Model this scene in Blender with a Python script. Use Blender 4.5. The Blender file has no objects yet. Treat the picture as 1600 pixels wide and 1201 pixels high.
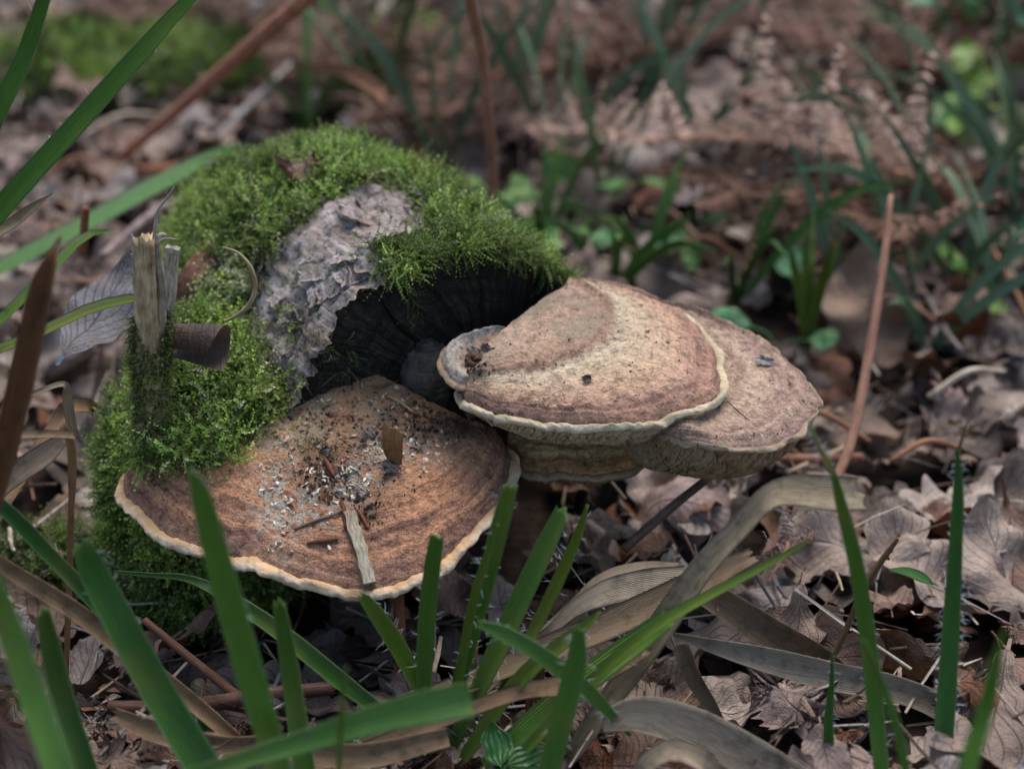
import bpy, math, random
import numpy as np
from mathutils import Vector, Matrix, Euler
from mathutils.bvhtree import BVHTree

# ------------------------------------------------------------------ camera, world, sun, exposure
SC = bpy.context.scene
COL = SC.collection
CAM = np.array([0.0, -0.71, 0.44]); PITCH = math.radians(27.0)
cam_d = bpy.data.cameras.new('camera'); cam = bpy.data.objects.new('camera', cam_d); COL.objects.link(cam)
cam.location = CAM; cam.rotation_euler = (math.radians(90) - PITCH, 0, 0)
cam_d.sensor_width = 36; cam_d.lens = 60; cam_d.clip_start = 0.01; cam_d.clip_end = 300
cam_d.dof.use_dof = True; cam_d.dof.focus_distance = 0.745; cam_d.dof.aperture_fstop = 5.0; cam_d.dof.aperture_blades = 9
SC.camera = cam

SUN_EL, SUN_AZ = 68.0, 150.0          # soft light from high above, a little behind the log and to the right
world = bpy.data.worlds.new('World'); SC.world = world; world.use_nodes = True
nt = world.node_tree; bg = nt.nodes['Background']
sky = nt.nodes.new('ShaderNodeTexSky'); sky.sky_type = 'NISHITA'; sky.sun_disc = False
sky.sun_elevation = math.radians(SUN_EL); sky.sun_rotation = math.radians(20)
sky.air_density = 1.0; sky.dust_density = 2.0; sky.ozone_density = 1.0
nt.links.new(sky.outputs[0], bg.inputs[0]); bg.inputs[1].default_value = 0.095
sun_d = bpy.data.lights.new('sun', 'SUN'); sun_d.energy = 1.4; sun_d.angle = math.radians(40); sun_d.color = (1.0, 0.975, 0.945)
sun = bpy.data.objects.new('sun', sun_d); COL.objects.link(sun)
_sv = Vector((math.sin(math.radians(20)) * math.cos(math.radians(SUN_EL)), math.cos(math.radians(20)) * math.cos(math.radians(SUN_EL)), math.sin(math.radians(SUN_EL))))
sun.rotation_euler = _sv.to_track_quat('Z', 'Y').to_euler(); sun.location = (0, 0, 3)
vs = SC.view_settings; vs.view_transform = 'Standard'; vs.look = 'None'; vs.gamma = 1; vs.use_curve_mapping = False; vs.exposure = 1.28
SC.render.engine = 'CYCLES'; SC.cycles.use_denoising = True; SC.cycles.max_bounces = 5; SC.cycles.transparent_max_bounces = 8
SC.cycles.diffuse_bounces = 3; SC.cycles.caustics_reflective = False; SC.cycles.caustics_refractive = False

rng = np.random.default_rng(11); random.seed(11)
FV = np.array([0, math.cos(PITCH), -math.sin(PITCH)]); UV_ = np.array([0, math.sin(PITCH), math.cos(PITCH)]); RV = np.array([1.0, 0, 0])
K = 0.000375                           # tangent per photo pixel
def ray(px, py): return FV + (px - 800) * K * RV - (py - 600.5) * K * UV_
def P(px, py, y):                      # point on the pixel's ray at world depth y
    d = ray(px, py); return CAM + d * ((y - CAM[1]) / d[1])
def G(px, py, z=0.0):                  # point on the pixel's ray at height z
    d = ray(px, py); return CAM + d * ((z - CAM[2]) / d[2])
def proj(pts):                         # world -> photo pixels, depth
    q = np.atleast_2d(pts) - CAM; w = q @ FV
    return 800 + (q @ RV) / w / K, 600.5 - (q @ UV_) / w / K, w
def pxs(p): return float((np.asarray(p) - CAM) @ FV) * K          # metres per photo pixel at p

# ------------------------------------------------------------------ numeric helpers
def _h(i, j, k, s):
    n = (i * 374761393 + j * 668265263 + k * 2147483647 + s * 974711) & 0xFFFFFFFF
    n = ((n ^ (n >> 13)) * 1274126177) & 0xFFFFFFFF
    n = (n ^ (n >> 16)) & 0xFFFFFFFF
    return n / 4294967295.0
def noise(p, scale=1.0, seed=0):       # value noise in 0..1
    p = np.asarray(p, float) * scale; f = np.floor(p); t = p - f; t = t * t * (3 - 2 * t); f = f.astype(np.int64)
    x, y, z = f[..., 0], f[..., 1], f[..., 2]; r = 0
    for a in (0, 1):
        for b in (0, 1):
            for c in (0, 1):
                w = (t[..., 0] if a else 1 - t[..., 0]) * (t[..., 1] if b else 1 - t[..., 1]) * (t[..., 2] if c else 1 - t[..., 2])
                r = r + w * _h(x + a, y + b, z + c, seed)
    return r
def fbm(p, scale, octv=4, seed=0, gain=0.5):
    a, s, r, n = 1.0, scale, 0, 0
    for o in range(octv):
        r = r + a * (noise(p, s, seed + o * 17) - 0.5); n += a; a *= gain; s *= 2.03
    return r / n * 2
def catmull(pts, n):
    pts = np.asarray(pts, float)
    if len(pts) == 2: return pts[0] + (pts[1] - pts[0]) * np.linspace(0, 1, n)[:, None]
    q = np.vstack([2 * pts[0] - pts[1], pts, 2 * pts[-1] - pts[-2]])
    seg = np.linalg.norm(np.diff(pts[:, :3], axis=0), axis=1) + 1e-9
    cum = np.concatenate([[0], np.cumsum(seg)]); tt = np.linspace(0, cum[-1], n)
    i = np.clip(np.searchsorted(cum, tt, 'right') - 1, 0, len(pts) - 2); t = ((tt - cum[i]) / seg[i])[:, None]
    p0, p1, p2, p3 = q[i], q[i + 1], q[i + 2], q[i + 3]
    return 0.5 * (2 * p1 + (p2 - p0) * t + (2 * p0 - 5 * p1 + 4 * p2 - p3) * t * t + (3 * p1 - p0 - 3 * p2 + p3) * t ** 3)
def gridf(nu, nv, wrap=False):         # faces of a grid, index = i*nv + j
    i, j = np.meshgrid(np.arange(nu if wrap else nu - 1), np.arange(nv - 1), indexing='ij'); i2 = (i + 1) % nu
    return np.stack([i * nv + j, i2 * nv + j, i2 * nv + j + 1, i * nv + j + 1], -1).reshape(-1, 4)
def nrm(v): v = np.asarray(v, float); return v / (np.linalg.norm(v, axis=-1, keepdims=True) + 1e-12)

# ------------------------------------------------------------------ mesh and object helpers
def mesh(name, V, F, mat=None, uv=None, col=None, smooth=True, att=None):
    V = np.asarray(V, np.float32); m = bpy.data.meshes.new(name)
    groups = F if isinstance(F, (list, tuple)) else [F]
    groups = [np.asarray(g, np.int32) for g in groups if len(g)]
    li = np.concatenate([g.ravel() for g in groups]); lt = np.concatenate([np.full(len(g), g.shape[1], np.int32) for g in groups])
    m.vertices.add(len(V)); m.vertices.foreach_set('co', V.ravel())
    m.loops.add(len(li)); m.loops.foreach_set('vertex_index', li)
    m.polygons.add(len(lt)); ls = np.concatenate([[0], np.cumsum(lt)[:-1]]).astype(np.int32)
    m.polygons.foreach_set('loop_start', ls); m.polygons.foreach_set('loop_total', lt)
    m.polygons.foreach_set('use_smooth', np.full(len(lt), smooth))
    m.update(calc_edges=True)
    if uv is not None:
        l = m.uv_layers.new(name='UVMap'); l.data.foreach_set('uv', np.asarray(uv, np.float32)[li].ravel())
    if col is not None:
        c = np.ones((len(V), 4), np.float32); c[:, :3] = col
        a = m.color_attributes.new('Col', 'FLOAT_COLOR', 'POINT'); a.data.foreach_set('color', c.ravel())
    for k, v in (att or {}).items():
        a = m.attributes.new(k, 'FLOAT', 'POINT'); a.data.foreach_set('value', np.asarray(v, np.float32))
    if mat: m.materials.append(mat)
    return m
def obj(name, data, parent=None, loc=None):
    o = bpy.data.objects.new(name, data); COL.objects.link(o)
    if loc is not None: o.location = loc
    if parent is not None: o.parent = parent
    return o
def tag(o, label=None, cat=None, group=None, kind=None):
    if label: o['label'] = label
    if cat: o['category'] = cat
    if group: o['group'] = group
    if kind: o['kind'] = kind
    return o
def thing(name, label, cat, loc=(0, 0, 0), group=None):
    o = bpy.data.objects.new(name, None); o.empty_display_size = 0.02; COL.objects.link(o); o.location = [float(v) for v in loc]
    return tag(o, label, cat, group)
def part(name, me, parent):            # world-space mesh put under an Empty that has only a location
    o = obj(name, me, parent)
    o.matrix_parent_inverse = Matrix.Translation(-Vector(parent.location)); return o
def bake(name, templates, idx, M, pos, mat, cols=None, uvs=None):
    """joins many small copies of templates (V,F) into one mesh; M (N,3,3), pos (N,3), cols (N,3) times per-vertex tint"""
    Vs, Fs, Cs, Us, off = [], [], [], [], 0
    for k, T in enumerate(templates):
        s = np.where(idx == k)[0]
        if not len(s): continue
        tv, tf = T[0], T[1]
        v = np.einsum('nij,vj->nvi', M[s], tv) + pos[s][:, None]
        Vs.append(v.reshape(-1, 3)); Fs.append((tf[None] + (np.arange(len(s)) * len(tv))[:, None, None] + off).reshape(-1, tf.shape[1])); off += len(s) * len(tv)
        if cols is not None:
            c = np.repeat(cols[s][:, None], len(tv), 1)
            if len(T) > 2: c = c * T[2][None, :, None]
            Cs.append(c.reshape(-1, 3))
        if uvs is not None: Us.append(np.tile(T[3], (len(s), 1)))
    return mesh(name, np.vstack(Vs), Fs, mat, col=np.vstack(Cs) if cols is not None else None, uv=np.vstack(Us) if uvs is not None else None)
def frames(d, roll=None, up=None):     # rotation matrices taking local z to d
    d = nrm(d); a = rng.normal(size=d.shape) if up is None else np.broadcast_to(up, d.shape)
    x = nrm(np.cross(a, d)); y = np.cross(d, x); return np.stack([x, y, d], -1)
def sample(V, F, n):                   # area-weighted random points with normals on a quad mesh
    T = np.vstack([F[:, [0, 1, 2]], F[:, [0, 2, 3]]]); a, b, c = V[T[:, 0]], V[T[:, 1]], V[T[:, 2]]
    N = np.cross(b - a, c - a); A = np.linalg.norm(N, axis=1); i = rng.choice(len(T), n, p=A / A.sum())
    r1 = np.sqrt(rng.random(n))[:, None]; r2 = rng.random(n)[:, None]
    return a[i] * (1 - r1) + b[i] * (r1 * (1 - r2)) + c[i] * (r1 * r2), nrm(N[i])
def in_poly(px, py, poly):
    r = np.zeros(len(px), bool); q = np.asarray(poly, float); j = len(q) - 1
    for i in range(len(q)):
        c = ((q[i, 1] > py) != (q[j, 1] > py)) & (px < (q[j, 0] - q[i, 0]) * (py - q[i, 1]) / (q[j, 1] - q[i, 1] + 1e-12) + q[i, 0]); r ^= c; j = i
    return r
SOLID = []
def add_solid(V, F): SOLID.append(BVHTree.FromPolygons([tuple(v) for v in np.asarray(V, float)], [tuple(int(k) for k in f) for f in F]))
def on(px, py, which=None):            # first solid surface met by the pixel's ray
    d = Vector(ray(px, py)).normalized(); best = None
    for b in (SOLID if which is None else [SOLID[k] for k in which]):
        h = b.ray_cast(Vector(CAM), d)
        if h[0] is not None and (best is None or h[3] < best[2]): best = (np.array(h[0]), np.array(h[1]), h[3])
    if best is None: return G(px, py, 0.0), np.array([0, 0, 1.0])
    n = best[1] if best[1] @ np.array(d) < 0 else -best[1]
    return best[0], n
def onz(px, py, h=0.0):                # pixel's ray met with the litter surface raised by h
    z = h
    for _ in range(8):
        q = G(px, py, z); z = float(gz(q[0], q[1])) + h
    return G(px, py, z)
def down(x, y, z0=1.0):                # highest solid surface under a point
    best = -1
    for b in SOLID:
        h = b.ray_cast(Vector((x, y, z0)), Vector((0, 0, -1)))
        if h[0] is not None and h[0][2] > best: best = h[0][2]
    return best

# ------------------------------------------------------------------ materials
class NT:
    def __init__(s, name):
        s.m = bpy.data.materials.new(name); s.m.use_nodes = True; s.t = s.m.node_tree; s.t.nodes.clear()
        s.out = s.n('ShaderNodeOutputMaterial')
    def n(s, t, **kw):
        d = s.t.nodes.new(t)
        for k, v in kw.items():
            if k.startswith('i_'): d.inputs[int(k[2:])].default_value = v
            else: setattr(d, k, v)
        return d
    def l(s, a, b, o=0, i=0):
        s.t.links.new(a.outputs[o] if hasattr(a, 'outputs') else a, b.inputs[i] if hasattr(b, 'inputs') else b)
    def val(s, x, d, i):
        if hasattr(x, 'outputs'): s.l(x, d, 0, i)
        elif hasattr(x, 'is_linked') or str(type(x)).find('NodeSocket') >= 0: s.t.links.new(x, d.inputs[i])
        else: d.inputs[i].default_value = x
    def math(s, op, a, b=0.0, c=None, clamp=False):
        d = s.n('ShaderNodeMath', operation=op, use_clamp=clamp); s.val(a, d, 0); s.val(b, d, 1)
        if c is not None: s.val(c, d, 2)
        return d
    def noise(s, vec, scale, detail=4, rough=0.55, dist=0.0):
        d = s.n('ShaderNodeTexNoise'); d.inputs['Scale'].default_value = scale; d.inputs['Detail'].default_value = detail
        d.inputs['Roughness'].default_value = rough; d.inputs['Distortion'].default_value = dist
        if vec is not None: s.val(vec, d, 0)
        return d
    def vor(s, vec, scale, feature='F1', rand=1.0):
        d = s.n('ShaderNodeTexVoronoi', feature=feature); d.inputs['Scale'].default_value = scale; d.inputs['Randomness'].default_value = rand
        if vec is not None: s.val(vec, d, 0)
        return d
    def ramp(s, fac, stops, interp='LINEAR'):
        d = s.n('ShaderNodeValToRGB'); r = d.color_ramp; r.interpolation = interp
        while len(r.elements) < len(stops): r.elements.new(0.5)
        for e, (p, c) in zip(r.elements, stops):
            e.position = p; e.color = (c, c, c, 1) if isinstance(c, (int, float)) else (*c, 1)
        s.val(fac, d, 0); return d
    def mix(s, fac, a, b, mode='MIX'):
        d = s.n('ShaderNodeMix', data_type='RGBA', blend_type=mode); s.val(fac, d, 0)
        for x, i in ((a, 6), (b, 7)):
            if isinstance(x, tuple): d.inputs[i].default_value = (*x, 1)
            else: s.val(x, d, i)
        return d.outputs[2]
    def mapping(s, vec, scale=(1, 1, 1), rot=(0, 0, 0)):
        d = s.n('ShaderNodeMapping'); s.val(vec, d, 0); d.inputs['Scale'].default_value = scale; d.inputs['Rotation'].default_value = rot; return d
    def bump(s, h, strength, dist, prev=None):
        d = s.n('ShaderNodeBump'); d.inputs['Strength'].default_value = strength; d.inputs['Distance'].default_value = dist
        s.val(h, d, d.inputs.find('Height'))
        if prev is not None: s.l(prev, d, 0, d.inputs.find('Normal'))
        return d
    def finish(s, color, rough=0.8, nor=None, spec=0.3, transl=0.0, tcol=None):
        b = s.n('ShaderNodeBsdfPrincipled')
        if isinstance(color, tuple): b.inputs['Base Color'].default_value = (*color, 1)
        else: s.val(color, b, 0)
        s.val(rough, b, b.inputs.find('Roughness')); b.inputs['Specular IOR Level'].default_value = spec
        if nor is not None: s.l(nor, b, 0, b.inputs.find('Normal'))
        if transl > 0:
            t = s.n('ShaderNodeBsdfTranslucent'); mx = s.n('ShaderNodeMixShader'); mx.inputs[0].default_value = transl
            if tcol is not None: s.val(tcol, t, 0)
            elif isinstance(color, tuple): t.inputs[0].default_value = (*color, 1)
            else: s.val(color, t, 0)
            s.l(b, mx, 0, 1); s.l(t, mx, 0, 2); s.l(mx, s.out)
        else: s.l(b, s.out)
        return s.m
    def coord(s, kind='Object'):
        d = s.n('ShaderNodeTexCoord'); return d.outputs[kind]
    def geo(s, o='Position'): return s.n('ShaderNodeNewGeometry').outputs[o]
    def attr(s, name, o='Color'): return s.n('ShaderNodeAttribute', attribute_name=name).outputs[o]

def mat_ground():
    t = NT('humus'); p = t.geo()
    c = t.ramp(t.noise(p, 60, 6, 0.65), [(0.3, (0.012, 0.008, 0.006)), (0.5, (0.035, 0.022, 0.015)), (0.72, (0.09, 0.06, 0.042))])
    return t.finish(c, 0.95, t.bump(t.noise(p, 220, 6, 0.7), 0.9, 0.006), 0.15)

def mat_leaf(name, from_attr):
    t = NT(name); base = t.attr('Col') if from_attr else t.n('ShaderNodeObjectInfo').outputs['Color']
    uv = t.n('ShaderNodeUVMap'); sep = t.n('ShaderNodeSeparateXYZ'); t.l(uv, sep)
    au = t.math('ABSOLUTE', sep.outputs[0])
    p = t.geo()
    wob = t.math('MULTIPLY', t.noise(p, 60, 2), 0.12)
    ph = t.math('ADD', t.math('MULTIPLY', sep.outputs[1], 9.0), t.math('MULTIPLY', au, -3.2)); ph = t.math('ADD', ph, wob)
    fr = t.math('ABSOLUTE', t.math('SUBTRACT', t.math('FRACT', ph), 0.5))        # 0 at a side vein
    side = t.math('SUBTRACT', 1.0, t.math('DIVIDE', fr, 0.07), clamp=True)
    mid = t.math('SUBTRACT', 1.0, t.math('DIVIDE', au, 0.05), clamp=True)
    vein = t.math('MAXIMUM', side, mid)
    net = t.vor(p, 700, 'DISTANCE_TO_EDGE')
    mott = t.ramp(t.noise(p, 55, 6, 0.66), [(0.3, 0.3), (0.5, 0.9), (0.68, 1.35)])
    fine = t.ramp(t.noise(p, 420, 4, 0.6), [(0.3, 0.75), (0.7, 1.15)])
    col = t.mix(1.0, base, mott, 'MULTIPLY'); col = t.mix(1.0, col, fine, 'MULTIPLY')
    spots = t.ramp(t.noise(p, 160, 3, 0.5), [(0.66, 0.0), (0.72, 1.0)])
    col = t.mix(t.math('MULTIPLY', spots, 0.7), col, (0.035, 0.022, 0.015))
    pale = t.mix(1.0, base, (1.2, 1.18, 1.15), 'MULTIPLY')
    col = t.mix(t.math('MULTIPLY', vein, 0.5), col, pale)
    back = t.mix(0.35, col, (0.29, 0.215, 0.17)); col = t.mix(t.geo('Backfacing'), col, back)
    h = t.math('ADD', t.math('MULTIPLY', vein, 0.6), t.math('MULTIPLY', t.noise(p, 200, 4, 0.6), 0.9)); h = t.math('ADD', h, t.math('MULTIPLY', net, 0.25))
    return t.finish(col, 0.62, t.bump(h, 0.8, 0.0022), 0.4, 0.10)

def mat_blade(name, base, dark, rough=0.4, transl=0.22, dry=False, stripes=11.0):
    t = NT(name); uv = t.n('ShaderNodeUVMap'); sep = t.n('ShaderNodeSeparateXYZ'); t.l(uv, sep); p = t.geo()
    oi = t.n('ShaderNodeObjectInfo')
    au = t.math('ABSOLUTE', sep.outputs[0])
    st = t.math('ABSOLUTE', t.math('SINE', t.math('MULTIPLY', sep.outputs[0], stripes * 1.5)))
    vec = t.n('ShaderNodeCombineXYZ'); t.l(t.math('MULTIPLY', sep.outputs[0], 6.0), vec, 0, 0); t.l(t.math('MULTIPLY', sep.outputs[1], 2.0), vec, 0, 1); t.l(oi.outputs['Random'], vec, 0, 2)
    streak = t.noise(vec, 2.5, 5, 0.6)
    c = t.mix(t.ramp(streak, [(0.3, 0.0), (0.7, 1.0)]), dark, base)
    c = t.mix(1.0, c, oi.outputs['Color'], 'MULTIPLY')
    if dry:
        c = t.mix(t.math('MULTIPLY', t.ramp(t.noise(p, 130, 5, 0.65), [(0.5, 0.0), (0.75, 1.0)]), 0.75), c, (0.05, 0.032, 0.02))
        c = t.mix(t.math('MULTIPLY', t.math('MULTIPLY', st, streak), 0.35), c, t.mix(1.0, c, (0.5, 0.48, 0.45), 'MULTIPLY'))
    else:
        c = t.mix(t.math('MULTIPLY', t.math('POWER', st, 3.0), 0.5), c, t.mix(1.0, c, (1.5, 1.35, 1.5), 'MULTIPLY'))
        edge = t.math('MULTIPLY', t.ramp(au, [(0.86, 0.0), (0.98, 1.0)]), 0.45); c = t.mix(edge, c, (0.28, 0.36, 0.2))
        yl = t.ramp(t.noise(p, 24, 3, 0.5), [(0.52, 0.0), (0.72, 0.5)]); c = t.mix(yl, c, (0.26, 0.27, 0.055))
        blem = t.ramp(t.noise(p, 190, 3, 0.5), [(0.72, 0.0), (0.78, 1.0)]); c = t.mix(t.math('MULTIPLY', blem, 0.6), c, (0.16, 0.14, 0.05))
    h = t.math('ADD', st, t.math('MULTIPLY', t.noise(p, 500, 3), 0.5))
    return t.finish(c, rough, t.bump(h, 0.7, 0.0007), 0.45 if not dry else 0.25, transl)

def mat_vcol(name, rough=0.6, transl=0.2, spec=0.3, nscale=None):
    t = NT(name); c = t.attr('Col')
    if nscale: c = t.mix(1.0, c, t.ramp(t.noise(t.geo(), nscale, 4, 0.6), [(0.3, 0.6), (0.7, 1.2)]), 'MULTIPLY')
    return t.finish(c, rough, None, spec, transl)

def mat_wood(name, stops, scale=90, stretch=0.12, bump=0.7, dist=0.002, rough=0.85, tint=True):
    t = NT(name); uv = t.n('ShaderNodeUVMap'); p = t.geo()
    mp = t.mapping(uv, (1, 1, 1)); f = t.noise(mp, 14, 6, 0.65); g = t.noise(p, scale, 6, 0.65)
    w = t.math('ADD', t.math('MULTIPLY', f, 0.6), t.math('MULTIPLY', g, 0.4)); c = t.ramp(w, stops)
    if tint: c = t.mix(1.0, c, t.n('ShaderNodeObjectInfo').outputs['Color'], 'MULTIPLY')
    return t.finish(c, rough, t.bump(w, bump, dist), 0.2)

def mat_bark():
    t = NT('weathered_bark'); p = t.geo(); uv = t.n('ShaderNodeUVMap')
    fib = t.noise(t.mapping(uv, (90, 9, 1)), 1.0, 6, 0.65, 0.6)
    big = t.noise(p, 38, 6, 0.62); fine = t.noise(p, 300, 5, 0.65)
    w = t.math('ADD', t.math('MULTIPLY', fib, 0.55), t.math('MULTIPLY', big, 0.45))
    c = t.ramp(w, [(0.30, (0.035, 0.025, 0.02)), (0.40, (0.16, 0.125, 0.105)), (0.5, (0.33, 0.275, 0.245)), (0.62, (0.48, 0.425, 0.40)), (0.75, (0.6, 0.56, 0.54))])
    c = t.mix(t.ramp(t.noise(p, 22, 4), [(0.5, 0.0), (0.68, 0.55)]), c, (0.2, 0.125, 0.09))
    c = t.mix(t.ramp(fine, [(0.38, 0.75), (0.46, 0.0)]), c, (0.03, 0.022, 0.018))
    c = t.mix(t.ramp(t.noise(p, 75, 5, 0.6), [(0.6, 0.0), (0.7, 0.5)]), c, (0.11, 0.13, 0.045))
    c = t.mix(t.attr('under', 'Fac'), c, t.mix(big, (0.012, 0.014, 0.006), (0.05, 0.055, 0.02)))
    h = t.math('ADD', w, t.math('MULTIPLY', fine, 0.4))
    return t.finish(c, 0.9, t.bump(h, 0.9, 0.005), 0.2)

def mat_cut():
    t = NT('blackened_cut_wood'); uv = t.n('ShaderNodeUVMap'); p = t.geo(); sep = t.n('ShaderNodeSeparateXYZ'); t.l(uv, sep)
    wob = t.math('MULTIPLY', t.noise(p, 30, 3), 0.05)
    ang = t.math('ADD', sep.outputs[0], wob); rad = t.math('ADD', sep.outputs[1], wob)
    v = t.n('ShaderNodeCombineXYZ'); t.l(t.math('MULTIPLY', ang, 60.0), v, 0, 0); t.l(t.math('MULTIPLY', rad, 1.2), v, 0, 1)
    rays = t.noise(v, 3.0, 5, 0.7)
    v2 = t.n('ShaderNodeCombineXYZ'); t.l(t.math('MULTIPLY', rad, 34.0), v2, 0, 0); t.l(t.math('MULTIPLY', ang, 3.0), v2, 0, 1)
    rings = t.noise(v2, 2.0, 5, 0.7)
    h = t.math('ADD', t.math('MULTIPLY', rays, 1.1), t.math('MULTIPLY', rings, 0.8))
    c = t.ramp(t.math('MULTIPLY', h, 0.53), [(0.32, (0.004, 0.0036, 0.0032)), (0.46, (0.014, 0.0125, 0.0105)), (0.56, (0.045, 0.038, 0.030)), (0.68, (0.15, 0.12, 0.08))])
    gr = t.ramp(t.noise(p, 42, 5, 0.65), [(0.52, 0.0), (0.75, 0.6)]); c = t.mix(gr, c, (0.03, 0.03, 0.017))
    br = t.math('MULTIPLY', t.ramp(t.noise(v, 1.3, 3, 0.5), [(0.6, 0.0), (0.72, 0.7)]), t.ramp(rad, [(0.72, 0.0), (0.95, 1.0)])); c = t.mix(br, c, (0.11, 0.065, 0.035))
    sp = t.ramp(t.noise(p, 900, 2, 0.5), [(0.77, 0.0), (0.8, 1.0)]); c = t.mix(t.math('MULTIPLY', sp, 0.6), c, (0.3, 0.28, 0.22))
    return t.finish(c, 0.8, t.bump(h, 1.0, 0.003), 0.2)

def mat_fungus(name, zones, mottle, dark, fleck, speck, wobble=0.10, edge_dirt=0.5, seed=0.0, crust=None, bands=0.35):
    """concentric zones run along the UV's v (0 at the log, 1 at the edge)"""
    t = NT(name); uv = t.n('ShaderNodeUVMap'); sep = t.n('ShaderNodeSeparateXYZ'); t.l(uv, sep); p0 = t.geo()
    pm = t.n('ShaderNodeVectorMath', operation='ADD'); t.val(p0, pm, 0); pm.inputs[1].default_value = (seed, seed, 0); p = pm
    n1 = t.noise(p, 26, 4, 0.6); n2 = t.noise(p, 110, 5, 0.65); n3 = t.noise(p, 520, 5, 0.7)
    s = t.math('ADD', sep.outputs[1], t.math('MULTIPLY', t.math('SUBTRACT', n1, 0.5), wobble)); s = t.math('ADD', s, t.math('MULTIPLY', t.math('SUBTRACT', n2, 0.5), 0.035))
    c = t.ramp(s, [(p_, tuple(min(.8, v_ * 1.6) for v_ in c_)) for p_, c_ in zones])
    v = t.n('ShaderNodeCombineXYZ'); t.l(t.math('MULTIPLY', s, 34.0), v, 0, 0); t.l(t.math('MULTIPLY', sep.outputs[0], 1.6), v, 0, 1); v.inputs[2].default_value = seed
    band = t.noise(v, 1.3, 4, 0.6)
    bandw = t.ramp(s, [(0.4, 0.15), (0.75, 1.0)])
    c = t.mix(t.math('MULTIPLY', t.math('MULTIPLY', t.ramp(band, [(0.52, 0.0), (0.62, 1.0)]), bands), bandw), c, dark)
    c = t.mix(t.math('MULTIPLY', t.ramp(band, [(0.30, 1.0), (0.44, 0.0)]), 0.45), c, fleck)
    c = t.mix(t.ramp(t.noise(p, 60, 6, 0.68), [(0.5, 0.0), (0.7, 0.5)]), c, mottle)
    v3 = t.n('ShaderNodeCombineXYZ'); t.l(t.math('MULTIPLY', sep.outputs[0], 160.0), v3, 0, 0); t.l(t.math('MULTIPLY', sep.outputs[1], 14.0), v3, 0, 1)
    fibre = t.noise(v3, 1.2, 4, 0.65)
    c = t.mix(1.0, c, t.ramp(fibre, [(0.3, 0.78), (0.7, 1.13)]), 'MULTIPLY')
    c = t.mix(1.0, c, t.ramp(n3, [(0.3, 0.85), (0.5, 1.36), (0.7, 1.6)]), 'MULTIPLY')
    c = t.mix(1.0, c, t.ramp(t.noise(p, 210, 5, 0.7), [(0.34, 0.55), (0.5, 1.0), (0.66, 1.22)]), 'MULTIPLY')
    c = t.mix(t.math('MULTIPLY', t.ramp(t.noise(p, 330, 3, 0.6), [(0.63, 0.0), (0.68, 1.0)]), speck), c, (0.05, 0.03, 0.022))
    c = t.mix(t.math('MULTIPLY', t.ramp(t.noise(p, 260, 3, 0.6), [(0.30, 1.0), (0.36, 0.0)]), 0.6), c, fleck)
    if crust:
        k = t.math('MULTIPLY', t.ramp(t.noise(p, 70, 5, 0.7), [(0.42, 0.0), (0.54, 1.0)]), t.ramp(t.attr('crust', 'Fac'), [(0.25, 0.0), (0.7, 1.0)])); c = t.mix(t.math('MULTIPLY', k, 0.85), c, crust)
    wm = t.math('MULTIPLY', t.ramp(t.noise(p, 150, 6, 0.72), [(0.47, 0.0), (0.53, 1.0)]), t.attr('white', 'Fac')); c = t.mix(wm, c, (0.7, 0.65, 0.54))
    dk = t.attr('dirt_and_shade', 'Fac'); c = t.mix(t.math('MULTIPLY', dk, t.ramp(n2, [(0.3, 1.0), (0.68, 0.35)])), c, (0.022, 0.015, 0.012))  # near-black for dirt and for shade painted below an overhanging bracket
    h = t.math('ADD', t.math('MULTIPLY', n3, 0.9), t.math('MULTIPLY', n2, 1.1)); h = t.math('ADD', h, t.math('MULTIPLY', fibre, 0.5)); h = t.math('ADD', h, t.math('MULTIPLY', band, bands))
    return t.finish(c, 0.82, t.bump(h, 1.0, 0.005), 0.2)

def mat_rim(name, pale, tan):
    t = NT(name); p = t.geo(); uv = t.n('ShaderNodeUVMap'); sep = t.n('ShaderNodeSeparateXYZ'); t.l(uv, sep)
    n = t.noise(p, 140, 5, 0.6); c = t.mix(t.ramp(t.math('ADD', t.math('MULTIPLY', sep.outputs[1], 0.5), t.math('MULTIPLY', n, 0.5)), [(0.3, 0.0), (0.6, 1.0)]), tan, pale)
    c = t.mix(t.math('MULTIPLY', t.ramp(t.noise(p, 300, 3), [(0.68, 0.0), (0.73, 1.0)]), 0.75), c, (0.08, 0.045, 0.025))
    c = t.mix(1.0, c, t.ramp(t.noise(p, 45, 5, 0.65), [(0.3, 0.55), (0.65, 1.08)]), 'MULTIPLY'); c = t.mix(t.math('MULTIPLY', t.ramp(t.noise(p, 28, 5, 0.6), [(0.5, 0.0), (0.66, 1.0)]), 0.6), c, tan)
    h = t.math('ADD', n, t.math('MULTIPLY', t.noise(p, 700, 3), 0.5))
    return t.finish(c, 0.8, t.bump(h, 0.6, 0.0015), 0.2)
def mat_pores(name, a, b):
    t = NT(name); p = t.geo(); c = t.mix(t.ramp(t.noise(p, 60, 5, 0.6), [(0.35, 0.0), (0.65, 1.0)]), a, b)
    c = t.mix(1.0, c, t.ramp(t.noise(p, 400, 3), [(0.3, 0.7), (0.7, 1.1)]), 'MULTIPLY')
    return t.finish(c, 0.85, t.bump(t.noise(p, 900, 3), 0.4, 0.0006), 0.15)

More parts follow.
